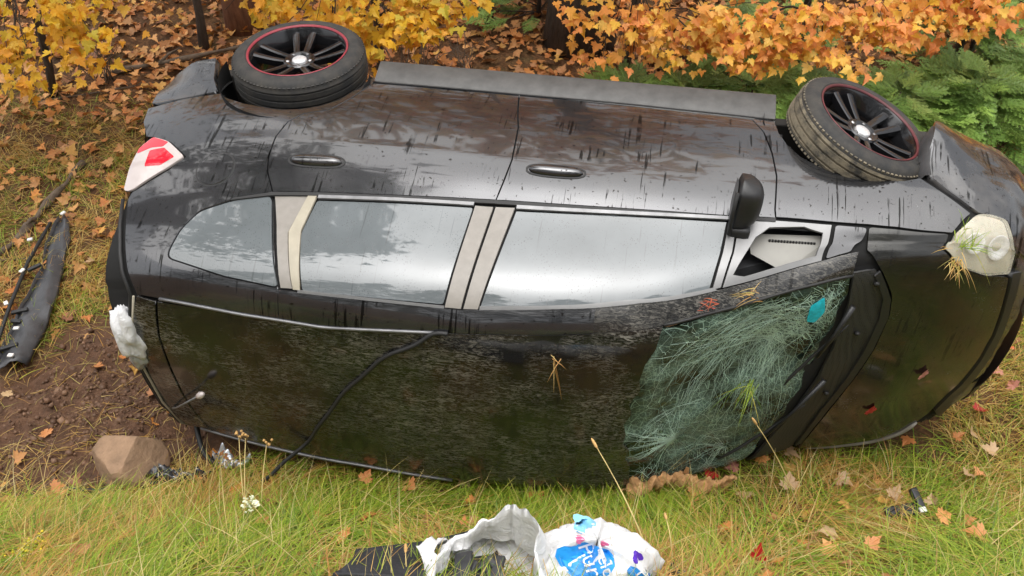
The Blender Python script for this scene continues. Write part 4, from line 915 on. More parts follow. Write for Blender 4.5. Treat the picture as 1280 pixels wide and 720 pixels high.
M['cyan'] = plain('pale_blue_print', (.25, .58, .80), .35, var=.2); M['pink'] = plain('pink_print', (.75, .18, .35), .35, var=.2); M['white'] = plain('white_print', (.82, .82, .84), .4, var=.03)
# torn bumper reinforcement on the grass
tr = empty('torn_plastic_trim', (-1.22, -.22, gz(-1.22, -.22)+.02), (R(2), R(-6), R(18))); tag(tr, 'long black torn plastic bumper trim lying on the dry grass', 'car part')
P = []; n = 26
for i in range(n):
    s = i/(n-1); y = -.72+1.42*s; wd = .085+.02*math.sin(7*s)-.075*max(0, s-.80)/.2; x0 = .05*math.sin(3*s)+.03*s
    P.append([(x0+wd*q, y+.02*q, .012+.05*(1-q*q)**.5*(1-.5*s)+.016*math.sin(23*s+4*q)*math.sin(9*s+2)+(.04 if q < -.95 else 0)) for q in (-1, -.92, -.6, -.2, .2, .6, .92, 1)])
sh_ = MB().grid(P).build('shell', M['debris'], tr); sharp(sh_, 40); so_ = sh_.modifiers.new('thickness', 'SOLIDIFY'); so_.thickness = .004
for y, l_, a_ in ((-.58, .12, .2), (-.36, .07, -.35), (-.27, .10, .1), (.14, .09, .5)):
    MB().box((-.03, y, .062), (l_, .026, .02), .006, Matrix.Rotation(a_, 3, 'Z')).build('rib', M['black'], tr)
MB().tube([(-.12, -.68, .04), (-.10, -.2, .07), (-.08, .2, .07), (-.03, .62, .05)], .012, 7).build('edge_strip', M['rubber'], tr)
for k, (x, y) in enumerate([(-.11, .42), (-.09, .1), (-.12, -.2), (.0, -.45), (.06, .66), (-.12, -.60), (.02, -.68)]):
    MB().box((x, y, .085), (.035, .025, .012), .004, Matrix.Rotation(k, 3, 'Z')).build('clip', M['chip'], tr)
# rock
def rock(loc, dims, label, seed, rz):
    import bmesh
    r = np.random.default_rng(seed); bm = bmesh.new(); bmesh.ops.create_icosphere(bm, subdivisions=5, radius=1)
    pl = [(nrm(r.normal(0, 1, 3)), r.uniform(.62, .85)) for _ in range(9)]+[(np.array([0, 0, 1.]), .62), (np.array([-.75, -.3, .58]), .7), (np.array([.8, -.5, .3]), .68)]
    for v in bm.verts:
        p = np.array(v.co)
        for nn, d in pl:
            q = p@nn
            if q > d: p = p-nn*(q-d)*.93
        p = p*(1+.02*float(nz(p[0]*3+p[2], p[1]*3-p[2], seed, 4, 1.5))); v.co = Vector(p*np.array(dims))
    me = bpy.data.meshes.new('rock'); bm.to_mesh(me); bm.free(); o = link('rock', me, M['rock']); o.location = (loc[0], loc[1], gz(*loc)+dims[2]*.42); o.rotation_euler = (.1, -.35, rz); me.polygons.foreach_set('use_smooth', [True]*len(me.polygons)); sharp(o, 28)
    return tag(o, label, 'rock')
rock((.12, -1.56), (.185, .17, .21), 'angular brown rock at the edge of the bare soil patch', 8, .5)
# black film and hose by the rock
def crumple(name, loc, L, W, mat, label, cat_, seed, rz=0, h=.05, waves=9, lift=0):
    P = []; n, m_ = 40, 12
    for i in range(n):
        s = i/(n-1)
        row = []
        for j in range(m_):
            q = -1+2*j/(m_-1); x = L*(s-.5)+.02*math.sin(5*q+seed); y = W*q*(.5+.5*math.sin(math.pi*min(1, s*1.2+.08)))+.05*math.sin(4*s+seed); wx, wy = loc[0]+x*math.cos(rz)-y*math.sin(rz), loc[1]+x*math.sin(rz)+y*math.cos(rz)
            row.append((wx, wy, gz(wx, wy)+.012+lift*(1-q*q)+h*abs(float(nz(x*waves, y*waves*2, seed, 3, 1.6)))))
        P.append(row)
    o = MB().grid(P).build(name, mat); so = o.modifiers.new('thickness', 'SOLIDIFY'); so.thickness = .002; return tag(o, label, cat_)
M['film'] = plain('shiny_black_film', (.03, .03, .033), .12, var=.4, **{'Coat Weight': .8})
M['foil'] = plain('silvery_film', (.45, .46, .48), .18, .5, var=.6, scale=14)
crumple('plastic_film', (.32, -1.60), .46, .055, M['film'], 'crumpled shiny black plastic film in front of the brown rock', 'plastic', 1, .35, .08, 10, .05)
crumple('plastic_film', (.58, -1.40), .17, .05, M['foil'], 'silvery crumpled film at the hose end under the roof edge', 'plastic', 2, .3, .09, 12)
def hose(pts, rad, label):
    P = [(x, y, gz(x, y)+z) for x, y, z in pts]; Q = []
    for i in range(len(P)-1):
        for k in range(5):
            s = k/5; p0, p1, p2, p3 = [np.array(P[max(0, min(len(P)-1, i+d))]) for d in (-1, 0, 1, 2)]
            Q.append(tuple(.5*((2*p1)+(-p0+p2)*s+(2*p0-5*p1+4*p2-p3)*s*s+(-p0+3*p1-3*p2+p3)*s**3)))
    Q.append(P[-1]); return tag(MB().tube(Q, rad, 8).build('hose', M['rubber']), label, 'hose')
hose([(-.16, -1.74, .015), (.02, -1.74, .02), (.17, -1.70, .02), (.30, -1.62, .02), (.42, -1.55, .02)], .012, 'black rubber hose lying across the foot of the brown rock')
hose([(.27, -1.13, .34), (.31, -1.2, .20), (.38, -1.33, .08), (.47, -1.42, .03), (.60, -1.45, .02)], .014, 'black cable drooping from the rear roof corner to the silvery film')
# white bundle and black strap hanging out of the tailgate
def bundle(loc, dims, seed, mat, label):
    import bmesh
    bm = bmesh.new(); bmesh.ops.create_icosphere(bm, subdivisions=4, radius=1)
    for v in bm.verts:
        p = np.array(v.co); k = 1+.22*float(nz(p[0]*2+p[2], p[1]*2-p[2], seed, 4, 1.4))+.06*math.sin(9*p[2]+5*p[0]); v.co = Vector(p*k*np.array(dims))
    me = bpy.data.meshes.new('b'); bm.to_mesh(me); bm.free(); me.polygons.foreach_set('use_smooth', [True]*len(me.polygons)); o = link('cloth_bundle', me, mat); o.location = loc; return tag(o, label, 'bundle')
p_ = cw((.295, -1.42, .24)); bundle(tuple(p_), (.07, .09, .16), 5, M['bag'], 'white crumpled bundle bulging from the open tailgate')
p_ = cw((.29, -1.44, .08)); bundle(tuple(p_), (.05, .06, .08), 7, M['foil'], 'grey crumpled lining dangling below the white bundle at the tailgate')
sp = [cw((.28, -1.30, .53)), cw((.235, -1.34, .42)), cw((.225, -1.38, .28)), cw((.235, -1.41, .12)), cw((.23, -1.43, .02))]
tag(MB().tube([tuple(q) for q in sp], .011, 7).build('strap', M['rubber']), 'black rubber strip hanging beside the white bundle at the tailgate', 'strip')
# black broken plastic piece on the grass
bp = empty('broken_plastic_piece', (3.88, -1.27, gz(3.88, -1.27)+.06), (.3, .1, .45)); tag(bp, 'small broken black plastic piece lying on green grass', 'car part')
mb = MB(); mb.box((0, 0, 0), (.20, .06, .025), .008); mb.box((.08, .035, .02), (.035, .11, .03), .008); mb.box((-.05, .0, .02), (.09, .025, .03), .006, Matrix.Rotation(.3, 3, 'Z')); mb.build('plate', M['black'], bp); MB().box((.075, -.02, .03), (.035, .025, .012), .003).build('clip', M['chip'], bp)
# floor mat, bags
mt = MB(); P = []
for i in range(26):
    s = i/25; row = []
    for j in range(16):
        q = j/15; x = 1.58+.52*s+.03*math.sin(3*q); y = -2.50+.34*q*(.62+.38*math.cos(1.6*(1-s)))+.18*s*q; row.append((x, y, gz(x, y)+.075+.02*math.sin(5*s+2*q)+(.018 if j in (0, 15) or i in (0, 25) else 0)+.05*s*q))
    P.append(row)
o = mt.grid(P).build('floor_mat', M['mat']); so = o.modifiers.new('thickness', 'SOLIDIFY'); so.thickness = .012; tag(o, 'dark grey rubber car mat lying under the white bag', 'mat')
def sack(name, loc, prof, seed, mat, flat=1.0, squash=(1, 1), wr=.10, nphi=96):
    """prof: list of (radius, height); wrinkled film bag"""
    P = []
    for i, (r_, z_) in enumerate(prof):
        row = []
        for k in range(nphi+1):
            a = 2*math.pi*(k % nphi)/nphi; wv = 1+wr*float(nz(3*math.cos(a)+z_*4, 3*math.sin(a)-z_*3, seed, 4, 1.2))+.05*math.sin(7*a+6*z_+seed); rim = max(0, i-4)*.0
            row.append((loc[0]+r_*squash[0]*math.cos(a)*wv, loc[1]+r_*squash[1]*math.sin(a)*wv, loc[2]+z_*flat*(1+.22*float(nz(2*math.cos(a), 2*math.sin(a), seed+1, 3, 1.0)))))
        P.append(row)
    return P
g0 = gz(2.13, -2.22)
wb = empty('shopping_bag', (2.13, -2.40, gz(2.13, -2.40)-.03)); wb.scale = (1.15, 1.15, 1.1); tag(wb, 'white plastic shopping bag gaping open with dark scraps inside', 'bag')
prof = [(.02, .0), (.12, -.02), (.19, .01), (.205, .05), (.195, .10), (.175, .15), (.160, .185), (.153, .18), (.16, .13), (.16, .08)]
P = np.array(sack('bag', (0, 0, 0), prof, 3, M['bag'], wr=.12)); 
for i in range(len(prof)):
    for k in range(P.shape[1]):
        a = math.atan2(P[i, k, 1], P[i, k, 0]); lift = max(0, (i-3))/4 if i < 8 else max(0, 9-i)
        P[i, k, 2] += min(1, lift)*(.12*math.exp(-((a-.9)/.6)**2)-.06*math.exp(-((abs(a)-2.6)/.6)**2))
o = MB().grid(P).build('film', M['bag'], wb)
h_ = MB()
for s_ in range(1): h_.grid([[(-.20+.03*q+.02*math.sin(9*s), -.02+.16*s, .06+.14*s*(1-s)*2+.02*math.sin(14*s+4*q)) for s in np.linspace(0, 1, 14)] for q in np.linspace(-1, 1, 6)])
o = h_.build('handle_loop', M['bag'], wb)
sc_ = MB()
for k in range(14): sc_.box((random.uniform(-.09, .07), random.uniform(-.09, .06), .07+random.uniform(0, .05)), (random.uniform(.04, .12), random.uniform(.02, .06), .02), .006, Matrix.Rotation(random.uniform(0, 3), 3, 'Z') @ Matrix.Rotation(random.uniform(-.6, .6), 3, 'X'))
o = sc_.build('dark_scraps', M['debris'], wb); tag(o, kind='stuff')
# printed tissue pack
g1 = gz(2.45, -2.12)
tpk = empty('printed_bag', (2.50, -2.25, gz(2.50, -2.25)-.01), (0, 0, .1)); tpk.scale = (1.1, 1.1, 1.1); tag(tpk, 'white plastic bag with blue and purple printing beside the shopping bag', 'bag')
prof = [(.02, .0), (.13, -.01), (.185, .03), (.20, .10), (.185, .17), (.14, .225), (.08, .25), (.005, .245)]
pp = []
for s in np.linspace(0, len(prof)-1, 40):
    i = min(int(s), len(prof)-2); pp.append((prof[i][0]+(prof[i+1][0]-prof[i][0])*(s-i), prof[i][1]+(prof[i+1][1]-prof[i][1])*(s-i)))
P = sack('p', (0, 0, 0), pp, 12, M['bag'], squash=(1.0, .72), wr=.16); pk = MB().grid(P); po = pk.build('wrapper', M['bag'], tpk)
bvh = BVHTree.FromPolygons([Vector(v) for v in pk.v], pk.f)
def printed(name, pts2, faces, mat, c, ux, uy, dirn, sc_):
    """flat print shape draped on the wrapper"""
    V = []; ux, uy, dirn, c = Vector(ux).normalized(), Vector(uy).normalized(), Vector(dirn).normalized(), Vector(c)
    for x, y in pts2:
        p = c+ux*x*sc_+uy*y*sc_; h, nn, i, d = bvh.ray_cast(p-dirn*1.0, dirn)
        V.append(tuple((h if h else p)-dirn*.003))
    return link(name, mesh(name, V, faces, False), mat, tpk)
def blob2(n, r0, seed, sy=1.):
    a = np.linspace(0, 2*math.pi, n+1)[:-1]; rr_ = r0*(1+.22*np.sin(3*a+seed)+.12*np.sin(5*a+2*seed)); pts = [(0, 0)]; f = []
    for q in np.linspace(.15, 1, 9): pts += [(float(x), float(y)) for x, y in zip(rr_*np.cos(a)*q, rr_*np.sin(a)*q*sy)]
    for i in range(n): f.append((0, 1+i, 1+(i+1) % n))
    for k in range(8):
        for i in range(n): f.append((1+k*n+i, 1+(k+1)*n+i, 1+(k+1)*n+(i+1) % n, 1+k*n+(i+1) % n))
    return pts, f
def text2(s, size):
    cu = bpy.data.curves.new('lettering', 'FONT'); cu.body = s; cu.size = size; cu.resolution_u = 3; cu.align_x = 'LEFT'
    o = bpy.data.objects.new('t', cu); COL.objects.link(o); dg = bpy.context.evaluated_depsgraph_get(); me = bpy.data.meshes.new_from_object(o.evaluated_get(dg)); bpy.data.objects.remove(o)
    import bmesh
    bm = bmesh.new(); bm.from_mesh(me); bmesh.ops.triangulate(bm, faces=bm.faces[:]); bmesh.ops.subdivide_edges(bm, edges=[e for e in bm.edges if e.calc_length() > size*.2], cuts=2, use_grid_fill=False); bmesh.ops.triangulate(bm, faces=bm.faces[:])
    pts = [(v.co.x, v.co.y) for v in bm.verts]; bm.verts.index_update(); f = [[v.index for v in q.verts] for q in bm.faces]; bm.free(); return pts, f
dirn = (.0, .62, -.78); ux0 = Vector((1, 0, 0)); vy0 = Vector((0, .78, .62))
def frame(c2, ang):
    ca, sa = math.cos(ang), math.sin(ang); return ux0*ca+vy0*sa, ux0*-sa+vy0*ca
top = Vector((0, -.02, .16))
def pr(name, shp, mat, cx, cy, ang, sc_, lift=0):
    u, v_ = frame(0, ang); return printed(name, shp[0], shp[1], mat, top+ux0*cx+vy0*cy-Vector(dirn)*lift, u, v_, dirn, sc_)
pr('blue_print', blob2(28, .075, 1.0, 1.35), M['blue'], -.03, -.02, .5, 1)
pr('blue_print', blob2(24, .05, 2.2, 1.1), M['blue'], .145, -.06, .3, 1)
pr('purple_print', blob2(18, .028, .4), M['purple'], .045, -.07, .2, 1)
pr('purple_print', blob2(18, .018, 2.4), M['purple'], .13, .03, .2, 1)
pr('pale_print', blob2(22, .035, 1.4, .8), M['cyan'], -.05, .125, .1, 1)
pr('pale_print', blob2(22, .03, 3.4, 1.2), M['cyan'], .07, -.13, .1, 1)
pr('pink_print', blob2(14, .014, .9), M['pink'], -.06, .075, 0, 1); pr('pink_print', blob2(14, .014, 1.9, .6), M['pink'], .02, .065, 0, 1)
for nm, s, sz, cx, cy, an_, mt_ in (('lettering', 'Pure', .075, -.065, .055, -1.2, 'white'), ('lettering', 'velour', .058, -.012, .05, -1.2, 'white'), ('lettering', 'Pu', .06, .125, -.02, -.9, 'white')):
    l_ = pr(nm, text2(s, sz), M[mt_], cx, cy, an_, 1)
    for v in l_.data.vertices: v.co = v.co-Vector(dirn).normalized()*.003
crumple('plastic_film', (2.86, -2.10), .16, .05, M['film'], 'scrap of black plastic film on grass beside the printed bag', 'plastic', 6, .3, .06, 12)

# ------------------------------------------------------------------ fallen leaves one can pick out
KIND = {'o': (('orange_dry', [(0, (.62, .22, .06)), (1, (.70, .32, .12))]), 'orange maple leaf'), 'r': (('red_leaf', [(0, (.55, .02, .02)), (1, (.45, .03, .02))]), 'bright red maple leaf'), 't': (('tan_leaf', [(0, (.55, .36, .20)), (1, (.62, .42, .22))]), 'tan dry leaf'), 'p': (('pink_leaf', [(0, (.55, .20, .17)), (1, (.62, .28, .20))]), 'pinkish red leaf')}
FL = [(4.03, -0.65, 'o'), (4.39, -0.4, 'r'), (4.65, -0.41, 'o'), (4.35, -0.57, 't'), (4.32, -0.87, 'o'), (4.25, -0.64, 'o'), (3.63, -1.0, 't'), (3.0, -1.07, 'r'), (2.92, -1.26, 'o'), (3.17, -1.2, 't'), (3.61, -1.71, 'o'), (3.14, -1.92, 'r'), (3.51, -1.58, 't'), (4.1, -1.57, 'o'), (3.78, -1.07, 't'), (3.86, -1.14, 't'), (4.03, -1.18, 't'), (4.43, -0.72, 't'), (4.61, 0.0, 'p'), (4.66, -0.16, 'p'), (4.03, -0.55, 't'), (4.26, -0.9, 't'), (3.38, -1.15, 't'), (3.14, -1.01, 'p'), (3.39, -0.85, 't'), (1.53, -1.45, 'o'), (2.07, -1.31, 't'), (2.16, -1.39, 'o'), (2.27, -1.34, 'o'), (1.44, -1.79, 'o'), (1.31, -1.47, 'o'), (1.8, -1.33, 't'), (2.42, -1.65, 'o'), (-1.2, -0.44, 'o'), (-1.29, 0.02, 'o'), (-0.98, 0.07, 't'), (-0.51, -0.53, 'o'), (-0.52, -1.33, 'o'), (-0.78, -0.42, 'o'), (-1.34, -0.3, 'o'), (-1.77, 1.86, 'o'), (-1.71, 1.94, 'o'), (-1.78, 1.63, 'o'), (-2.49, 1.9, 'o'), (-2.37, 2.01, 'p'), (-1.58, 0.92, 't'), (-1.86, 0.81, 'o'), (-1.13, 0.13, 'o'), (-0.89, -1.12, 't'), (-0.2, -1.76, 'o'), (-0.09, -1.85, 'o'), (-0.12, -0.81, 'o'), (1.07, -1.99, 'o'), (1.25, -1.85, 'o')]
FM = {}
for c, ((nm, st), lab) in KIND.items():
    m_ = leafmat(nm, st, 'obj', .15); FM[c] = []
    for sv, sf in LSH: me = mesh('fallen_leaf', sv, sf, False); me.materials.append(m_); FM[c].append(me)
rl = np.random.default_rng(77)
for x, y, c in FL:
    o = bpy.data.objects.new('fallen_leaf', FM[c][int(rl.integers(0, 5))]); COL.objects.link(o); s = rl.uniform(.07, .105)
    green = x > .9; o.location = (x, y, gz(x, y)+(.06 if green else .03)); o.scale = (s, s*rl.uniform(.8, 1.1), s); o.rotation_euler = (rl.normal(.35 if green else .1, .25), rl.normal(0, .3), rl.uniform(0, 6.28))
    place = 'on the green grass' if green else ('on the leaf-strewn slope behind the car tail' if y > .5 else 'on the dry ground by the car tail')
    tag(o, KIND[c][1]+' lying '+place, 'leaf', KIND[c][1]+' '+place)
for x, t in ((3.86, -.02), (3.70, -.25)):
    p = cw(P3(np.float64(x), np.float64(t), np.float64(.012))); o = bpy.data.objects.new('fallen_leaf', FM['p' if t > -.1 else 'r'][0]); COL.objects.link(o); o.location = p; o.scale = (.075,)*3; o.rotation_euler = (R(85), 0, 1.0*x); tag(o, ('pale pink' if t > -.1 else 'small dark red')+' leaf stuck on the dark hood', 'leaf')

# ------------------------------------------------------------------ leaf litter (uncountable)
def litter(n, xr, yr, pal, dens, seed, szr=(.05, .11), lift=.02):
    r = np.random.default_rng(seed); x = r.uniform(*xr, n); y = r.uniform(*yr, n); k = r.uniform(0, 1, n) < dens(x, y); x, y = x[k], y[k]; m = len(x)
    pos = np.stack([x, y, gh(x, y)+r.uniform(.005, lift, m)], -1); nv = np.stack([r.normal(0, .45, m), r.normal(0, .45, m), np.ones(m)], -1); up = r.normal(0, 1, (m, 3)); c = palette(pal, m, r)
    return cat([scatter(LSH[k], pos[k::5], nv[k::5], up[k::5], r.uniform(*szr, m)[k::5], c[k::5]) for k in range(5)])
off_car = lambda x, y: ~((x > .15) & (x < 4.2) & (y > -1.35) & (y < .05))
wood = lambda x, y: np.clip((y-(1.05+.35*nz(x, y, 8, 2, 1.5)))/1.0, .16, 1)*np.where(off_car(x, y), 1, 0)
side = lambda x, y: .5*np.where(off_car(x, y), 1, 0)*np.clip(1-soilmask(x, y)*.8, 0, 1)
Lp = [litter(18000, (-6, 8.5), (.1, 5.7), LIT, wood, 1, (.055, .11), .06), litter(1100, (-2.6, .5), (-2.2, 1.3), LIT, side, 2), litter(230, (.5, 5.2), (-2.6, -.9), LIT, lambda x, y: .7+0*x, 3, (.04, .09), .07), litter(750, (4.0, 6.2), (.2, 2.6), RED, lambda x, y: np.clip(.3+.6*nz(x, y, 6, 2, 1.5), 0, 1), 4, (.04, .09), .10)]
V, F, C = cat(Lp); lo = link('leaf_litter', bigmesh('leaf_litter', V, F, C), M['litter']); tag(lo, 'brown and orange fallen leaves carpeting the wood floor', 'leaves', kind='stuff')

# ------------------------------------------------------------------ grass (uncountable)
def blades(x, y, L, wd, col, r, flat=.55, z0=0):
    n = len(x); a = 3.0*nz(x, y, 12, 3, 1.6)+r.normal(0, 1.3, n); lean = np.stack([np.cos(a), np.sin(a), 0*a], -1); side = np.stack([-np.sin(a), np.cos(a), 0*a], -1)
    b = np.stack([x, y, gh(x, y)-.01+z0], -1); S = np.array([0, .3, .6, .85, 1.0]); W = np.array([.8, 1., .8, .45, .08]); fl = np.clip(r.normal(flat, .25, n), .05, 1.1)[:, None]; V = []
    for s, w_ in zip(S, W):
        up = (1.0-.45*fl)*s-(.52*fl)*s*s; fw = .22*s+fl*.80*s*s
        p = b+L[:, None]*(np.array([0, 0, 1.])*up+lean*fw); V += [p-side*wd[:, None]*w_, p+side*wd[:, None]*w_]
    V = np.stack(V, 1); V[:, :, 2] = np.maximum(V[:, :, 2], gh(V[:, :, 0], V[:, :, 1])+.004); q = np.array([(2*i, 2*i+1, 2*i+3, 2*i+2) for i in range(4)]); F = q[None]+(np.arange(n)*10)[:, None, None]
    sh = col[:, None]*np.ones((1, 10, 1)); return V.reshape(-1, 3), F.reshape(-1, 4), sh.reshape(-1, 3)
GP = [(0, (.22, .36, .02)), (.35, (.38, .50, .03)), (.6, (.12, .24, .015)), (.85, (.50, .52, .06)), (1, (.58, .48, .12))]
DP = [(0, (.68, .46, .11)), (.35, (.56, .28, .06)), (.6, (.74, .54, .20)), (.85, (.50, .46, .08)), (1, (.40, .18, .05))]
r = np.random.default_rng(5)
def clumped(n, xr, yr, dens, nc):
    cx, cy = r.uniform(*xr, nc), r.uniform(*yr, nc); k = r.integers(0, nc, n); x = cx[k]+r.normal(0, .06, n); y = cy[k]+r.normal(0, .06, n); u = r.uniform(0, 1, n) < .35; x[u] = r.uniform(*xr, u.sum()); y[u] = r.uniform(*yr, u.sum())
    ok = r.uniform(0, 1, n) < dens(x, y); return x[ok], y[ok]
edge = lambda x, y: np.clip((-y-(1.08+.10*np.sin(2.2*x)+.70*np.clip(.9-x, 0, 1.2)))/.22, 0, 1)
fore = lambda x, y: np.maximum(edge(x, y), np.clip((x-3.0)/.5, 0, 1)*np.clip((-.62-y)/.2, 0, 1))*(1-soilmask(x, y))
x, y = clumped(76000, (-.4, 5.2), (-3.3, -.6), fore, 1500); n = len(x); dry = np.clip(.20+1.0*nz(x, y, 15, 3, 2.4), .03, .9); g_ = palette(GP, n, r); d_ = palette([(0, (.52, .24, .05)), (.4, (.62, .36, .09)), (.7, (.66, .46, .14)), (1, (.40, .17, .05))], n, r); u = (r.uniform(0, 1, n) < dry)[:, None]
parts = [blades(x, y, r.uniform(.08, .29, n), r.uniform(.0011, .0024, n), np.where(u, d_, g_), r, 1.0)]
x, y = clumped(1800, (-.4, 5.2), (-3.3, -.6), fore, 600); n = len(x); parts += [blades(x, y, r.uniform(.25, .5, n), r.uniform(.0010, .0018, n), palette([(0, (.62, .46, .16)), (1, (.70, .58, .26))], n, r), r, .8)]
x, y = clumped(16000, (4.05, 5.6), (-1.2, 1.7), lambda x, y: np.clip((x-4.2-.1*y)/.15, 0, 1)*np.clip((1.7-y)/1.2, .0, 1), 400); n = len(x); u = (r.uniform(0, 1, n) < .6+.3*nz(x, y, 16, 2, 1.5))[:, None]
parts += [blades(x, y, r.uniform(.08, .22, n), r.uniform(.0014, .0028, n), np.where(u, palette(DP, n, r), palette(GP, n, r)), r, .6)]
x, y = clumped(36000, (-2.9, .75), (-2.4, 2.1), lambda x, y: np.clip(1-1.15*soilmask(x, y), 0, 1)*np.clip((2.2-y)/1.0, 0, 1)*np.where((x > .12) & (y > -1.42), 0, 1), 700); n = len(x); u = (r.uniform(0, 1, n) < .78+.35*nz(x, y, 17, 2, 1.5))[:, None]
parts += [blades(x, y, r.uniform(.07, .20, n), r.uniform(.0014, .0028, n), np.where(u, palette(DP, n, r), palette(GP, n, r)), r, .75)]
x, y = clumped(22000, (5.0, 8.0), (-3.3, 1.7), lambda x, y: np.clip((1.7-y)/1.2, 0, 1)+0*x, 500); n = len(x); u = (r.uniform(0, 1, n) < .45+.4*nz(x, y, 16, 2, 1.5))[:, None]
parts += [blades(x, y, r.uniform(.10, .28, n), r.uniform(.0014, .0028, n), np.where(u, palette(DP, n, r), palette(GP, n, r)), r, .8)]
x, y = clumped(12000, (-5.5, -2.7), (-2.4, 2.1), lambda x, y: np.clip((2.2-y)/1.0, 0, 1)+0*x, 300); n = len(x); parts += [blades(x, y, r.uniform(.07, .20, n), r.uniform(.0016, .003, n), palette(DP, n, r), r, .75)]
x, y = clumped(900, (-1.2, .3), (-1.8, -.4), lambda x, y: soilmask(x, y), 60); n = len(x); parts += [blades(x, y, r.uniform(.05, .18, n), r.uniform(.0012, .002, n), palette(DP, n, r), r, 1.0)]
V, F, C = cat(parts); go = link('grass', bigmesh('grass', V, F, C), M['grass']); tag(go, 'long matted green and straw coloured grass on the bank', 'grass', kind='stuff')
# soil crumbs
n = 3200; x = r.normal(-.3, .38, n); y = r.normal(-1.05, .33, n); k = soilmask(x, y) > .2; x, y = x[k], y[k]; n = len(x)
ico = (np.array([(0, 0, 1), (.9, 0, .3), (.28, .85, .3), (-.72, .53, .3), (-.72, -.53, .3), (.28, -.85, .3), (0, 0, -.6)]), np.array([(0, 1, 2), (0, 2, 3), (0, 3, 4), (0, 4, 5), (0, 5, 1), (6, 2, 1), (6, 3, 2), (6, 4, 3), (6, 5, 4), (6, 1, 5)]))
V, F, C = scatter(ico, np.stack([x, y, gh(x, y)], -1), r.normal(0, 1, (n, 3)), r.normal(0, 1, (n, 3)), r.exponential(.0055, n)+.0025, palette([(0, (.12, .062, .034)), (.6, (.19, .10, .055)), (1, (.27, .155, .09))], n, r))
tag(link('soil_crumbs', bigmesh('soil_crumbs', V, F, C), M['litter']), 'loose crumbs of brown soil on the bare patch', 'soil', kind='stuff')

# ------------------------------------------------------------------ single stalks and flowers
M['straw'] = plain('straw_stalk', (.52, .40, .16), .6); M['stem'] = plain('green_stem', (.28, .34, .09), .6); M['seed'] = plain('seed_head', (.55, .33, .12), .7, var=.3, scale=90, bmp=.5); M['umbel'] = plain('cream_umbel', (.72, .74, .52), .6); M['gold'] = plain('goldenrod', (.70, .55, .03), .6)
def stalk(base, tipw, label, head=.06, hr=.006):
    root = empty('grass_stalk', (*base, gz(*base))); tag(root, label, 'grass stalk'); o = Vector(root.location); e_ = Vector(tipw)-o
    Q = [tuple(e_*s+Vector((0, 0, .04*math.sin(math.pi*s)))) for s in np.linspace(0, 1, 8)]; MB().tube(Q, [.0028]*5+[.002]*3, 6).build('stem', M['straw'], root)
    d = (Vector(Q[-1])-Vector(Q[-2])).normalized(); p = Vector(Q[-1]); MB().tube([tuple(p+d*head*s) for s in (0, .2, .5, .8, 1)], [.002, hr, hr*1.1, hr*.9, .001], 8).build('seed_head', M['seed'], root)
stalk((2.74, -2.12), (2.45, -1.76, .93), 'tall straw stalk with a seed head leaning over the roof front', .05)
stalk((3.42, -1.34), (3.11, -1.38, .78), 'long straw stalk with a tan seed head in front of the windscreen', .055)
stalk((2.80, -2.10), (2.75, -1.96, .80), 'short straw stalk rising beside the printed bag', .03)
stalk((1.83, -2.42), (1.81, -2.35, .90), 'thin stalk with a brown tip standing over the dark mat', .05)
stalk((4.10, -1.62), (4.45, -1.30, .45), 'straw stalk leaning outwards on the grass near the broken plastic piece', .02, .003)
def weed(base, tips, label, kind):
    root = empty('wild_flower', (*base, gz(*base))); tag(root, label, 'flower'); o = Vector(root.location); mb = MB(); hd = []
    for tp_ in tips:
        e_ = Vector(tp_)-o; mb.tube([tuple(e_*s+Vector((0, 0, .03*math.sin(3.14*s)))) for s in np.linspace(0, 1, 7)], [.0028]*4+[.002]*3, 6); hd.append(e_)
    mb.build('stem', M['stem'] if kind != 'dry' else M['straw'], root); r = random.Random(len(label))
    for e_ in hd:
        m = MB()
        if kind == 'umbel':
            for k in range(46):
                a = r.uniform(0, 6.28); q = .045*math.sqrt(r.uniform(0, 1)); p = e_+Vector((q*math.cos(a), q*math.sin(a), .012+.01*r.uniform(0, 1)-.2*q)); m.tube([tuple(e_-Vector((0, 0, .02))), tuple(p)], [.0006, .0006], 3); m.box(tuple(p), (.009, .009, .005), .002, Matrix.Rotation(a, 3, 'X'))
            m.build('flower_head', M['umbel'], root)
        elif kind == 'dry':
            for k in range(5):
                p = e_+Vector((r.uniform(-.022, .022), r.uniform(-.02, .02), r.uniform(-.01, .02))); m.tube([tuple(e_-Vector((0, 0, .03))), tuple(p)], .0008, 3); m.tube([tuple(p), tuple(p+Vector((0, 0, .007))), tuple(p+Vector((0, 0, .014)))], [.002, .0075, .003], 7)
            m.build('seed_head', M['umbel'] if r.random() < .0 else M['seed'], root)
        else:
            for k in range(60):
                p = e_+Vector((r.gauss(0, .03), r.gauss(0, .03), r.gauss(0, .022))); m.box(tuple(p), (.010, .007, .006), .0, Matrix.Rotation(r.uniform(0, 6), 3, 'Y'))
            tag(m.build('flower_head', M['gold'], root), kind='stuff')
weed((1.02, -2.10), [(1.03, -2.03, .59)], 'pale white umbel wild flower standing in the grass', 'umbel')
weed((.93, -1.95), [(.83, -1.67, .58), (.86, -1.67, .57)], 'dry brown seed heads on thin stems before the roof edge', 'dry')
weed((.99, -1.93), [(.96, -1.67, .56)], 'single dry seed head stem leaning beside the hanging cable', 'dry')
weed((.30, -2.56), [(.32, -2.46, .70), (.37, -2.49, .72), (.28, -2.5, .68)], 'small yellow wild flower at the grassy corner below the rock', 'gold')
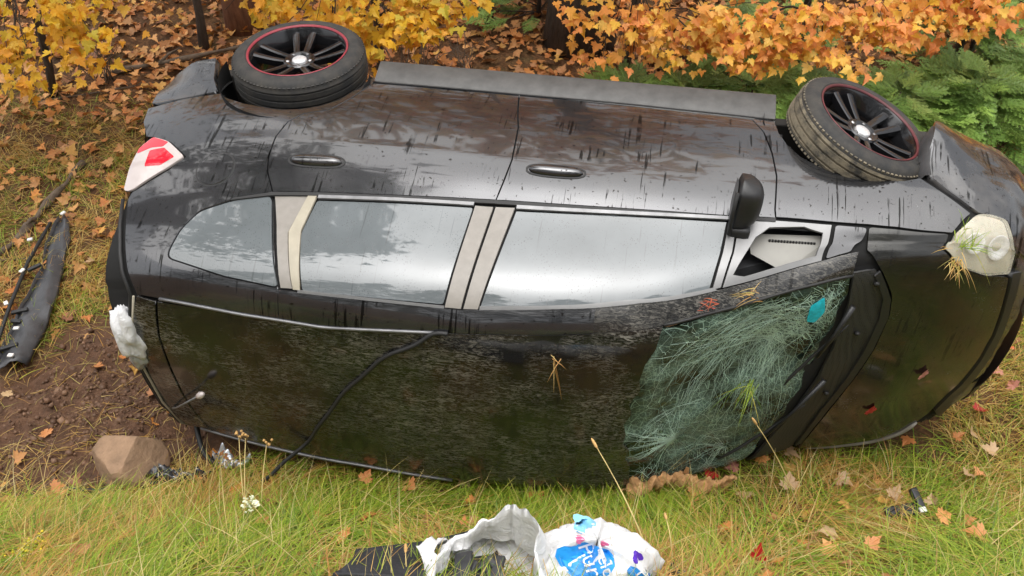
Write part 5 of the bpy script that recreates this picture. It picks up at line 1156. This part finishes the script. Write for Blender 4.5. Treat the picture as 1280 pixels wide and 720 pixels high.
# straw caught on the wreck
def tuft(name, origin_car, dirs, n, L, label, seed, pal):
    r_ = np.random.default_rng(seed); V = []; F = []; C = []; o = cw(origin_car); cc = palette(pal, n, r_)
    for k in range(n):
        d = Vector(dirs)+Vector(r_.normal(0, .5, 3)); d.normalize(); l = L*r_.uniform(.4, 1.2); w_ = .0016; s = d.cross(Vector((0, -.6, .8))).normalized()*w_; p = Vector(r_.normal(0, .018, 3)); b = len(V)
        for i, q in enumerate((0, .35, .7, 1)):
            c = p+d*l*q+Vector((0, 0, -.35))*l*q*q; ww = (1, .9, .6, .1)[i]; V += [tuple(c-s*ww), tuple(c+s*ww)]; C += [cc[k], cc[k]]
        F += [(b+2*i, b+2*i+1, b+2*i+3, b+2*i+2) for i in range(3)]
    me = mesh(name, V, F, False, cols=np.array(C)); ob = link(name, me, M['grass']); ob.location = o; return tag(ob, label, 'grass tuft')
q = P3(np.float64(3.79), np.float64(.60), np.float64(.02)); tuft('straw_tuft', q, (-.1, -.9, .1), 42, .09, 'tuft of straw and green grass wedged at the headlight edge', 1, DP)
q = P3(np.float64(3.80), np.float64(.80), np.float64(.04)); tuft('straw_tuft', q, (.6, .3, .4), 26, .16, 'green blades lying over the headlight lens', 2, GP)
q = P3(np.float64(3.08), np.float64(.10), np.float64(.03), caved); tuft('straw_tuft', q, (-.1, -.5, -.6), 22, .15, 'wisps of green grass caught under the wiper', 3, GP)
q = P3(np.float64(2.83), np.float64(.66), np.float64(.01)); tuft('straw_tuft', q, (-.8, -.1, .0), 16, .07, 'rusty straw stuck on the pillar below the driver window', 4, RED)
q = P3(np.float64(3.0), np.float64(.62), np.float64(.008)); tuft('straw_tuft', q, (-.9, .1, .1), 22, .09, 'dry roots smeared along the windscreen pillar', 5, DP)
q = P3(np.float64(2.24), np.float64(.46), np.float64(.012)); tuft('straw_tuft', q, (.1, -.5, -.6), 6, .13, 'few straw stems stuck on the roof edge', 6, DP)
# tan crumpled bark under the windscreen
M['tanbark'] = plain('tan_bark', (.55, .30, .13), .8, var=.4, scale=18, bmp=.8, bdist=.02)
crumple('bark_strip', (2.72, -1.26), .30, .05, M['tanbark'], 'crumpled tan bark strip lying under the roof front corner', 'bark', 4, .05, .10, 9, .10)
crumple('bark_strip', (2.98, -1.17), .26, .035, M['tanbark'], 'narrow tan bark strip under the windscreen edge', 'bark', 9, .1, .07, 9, .09)
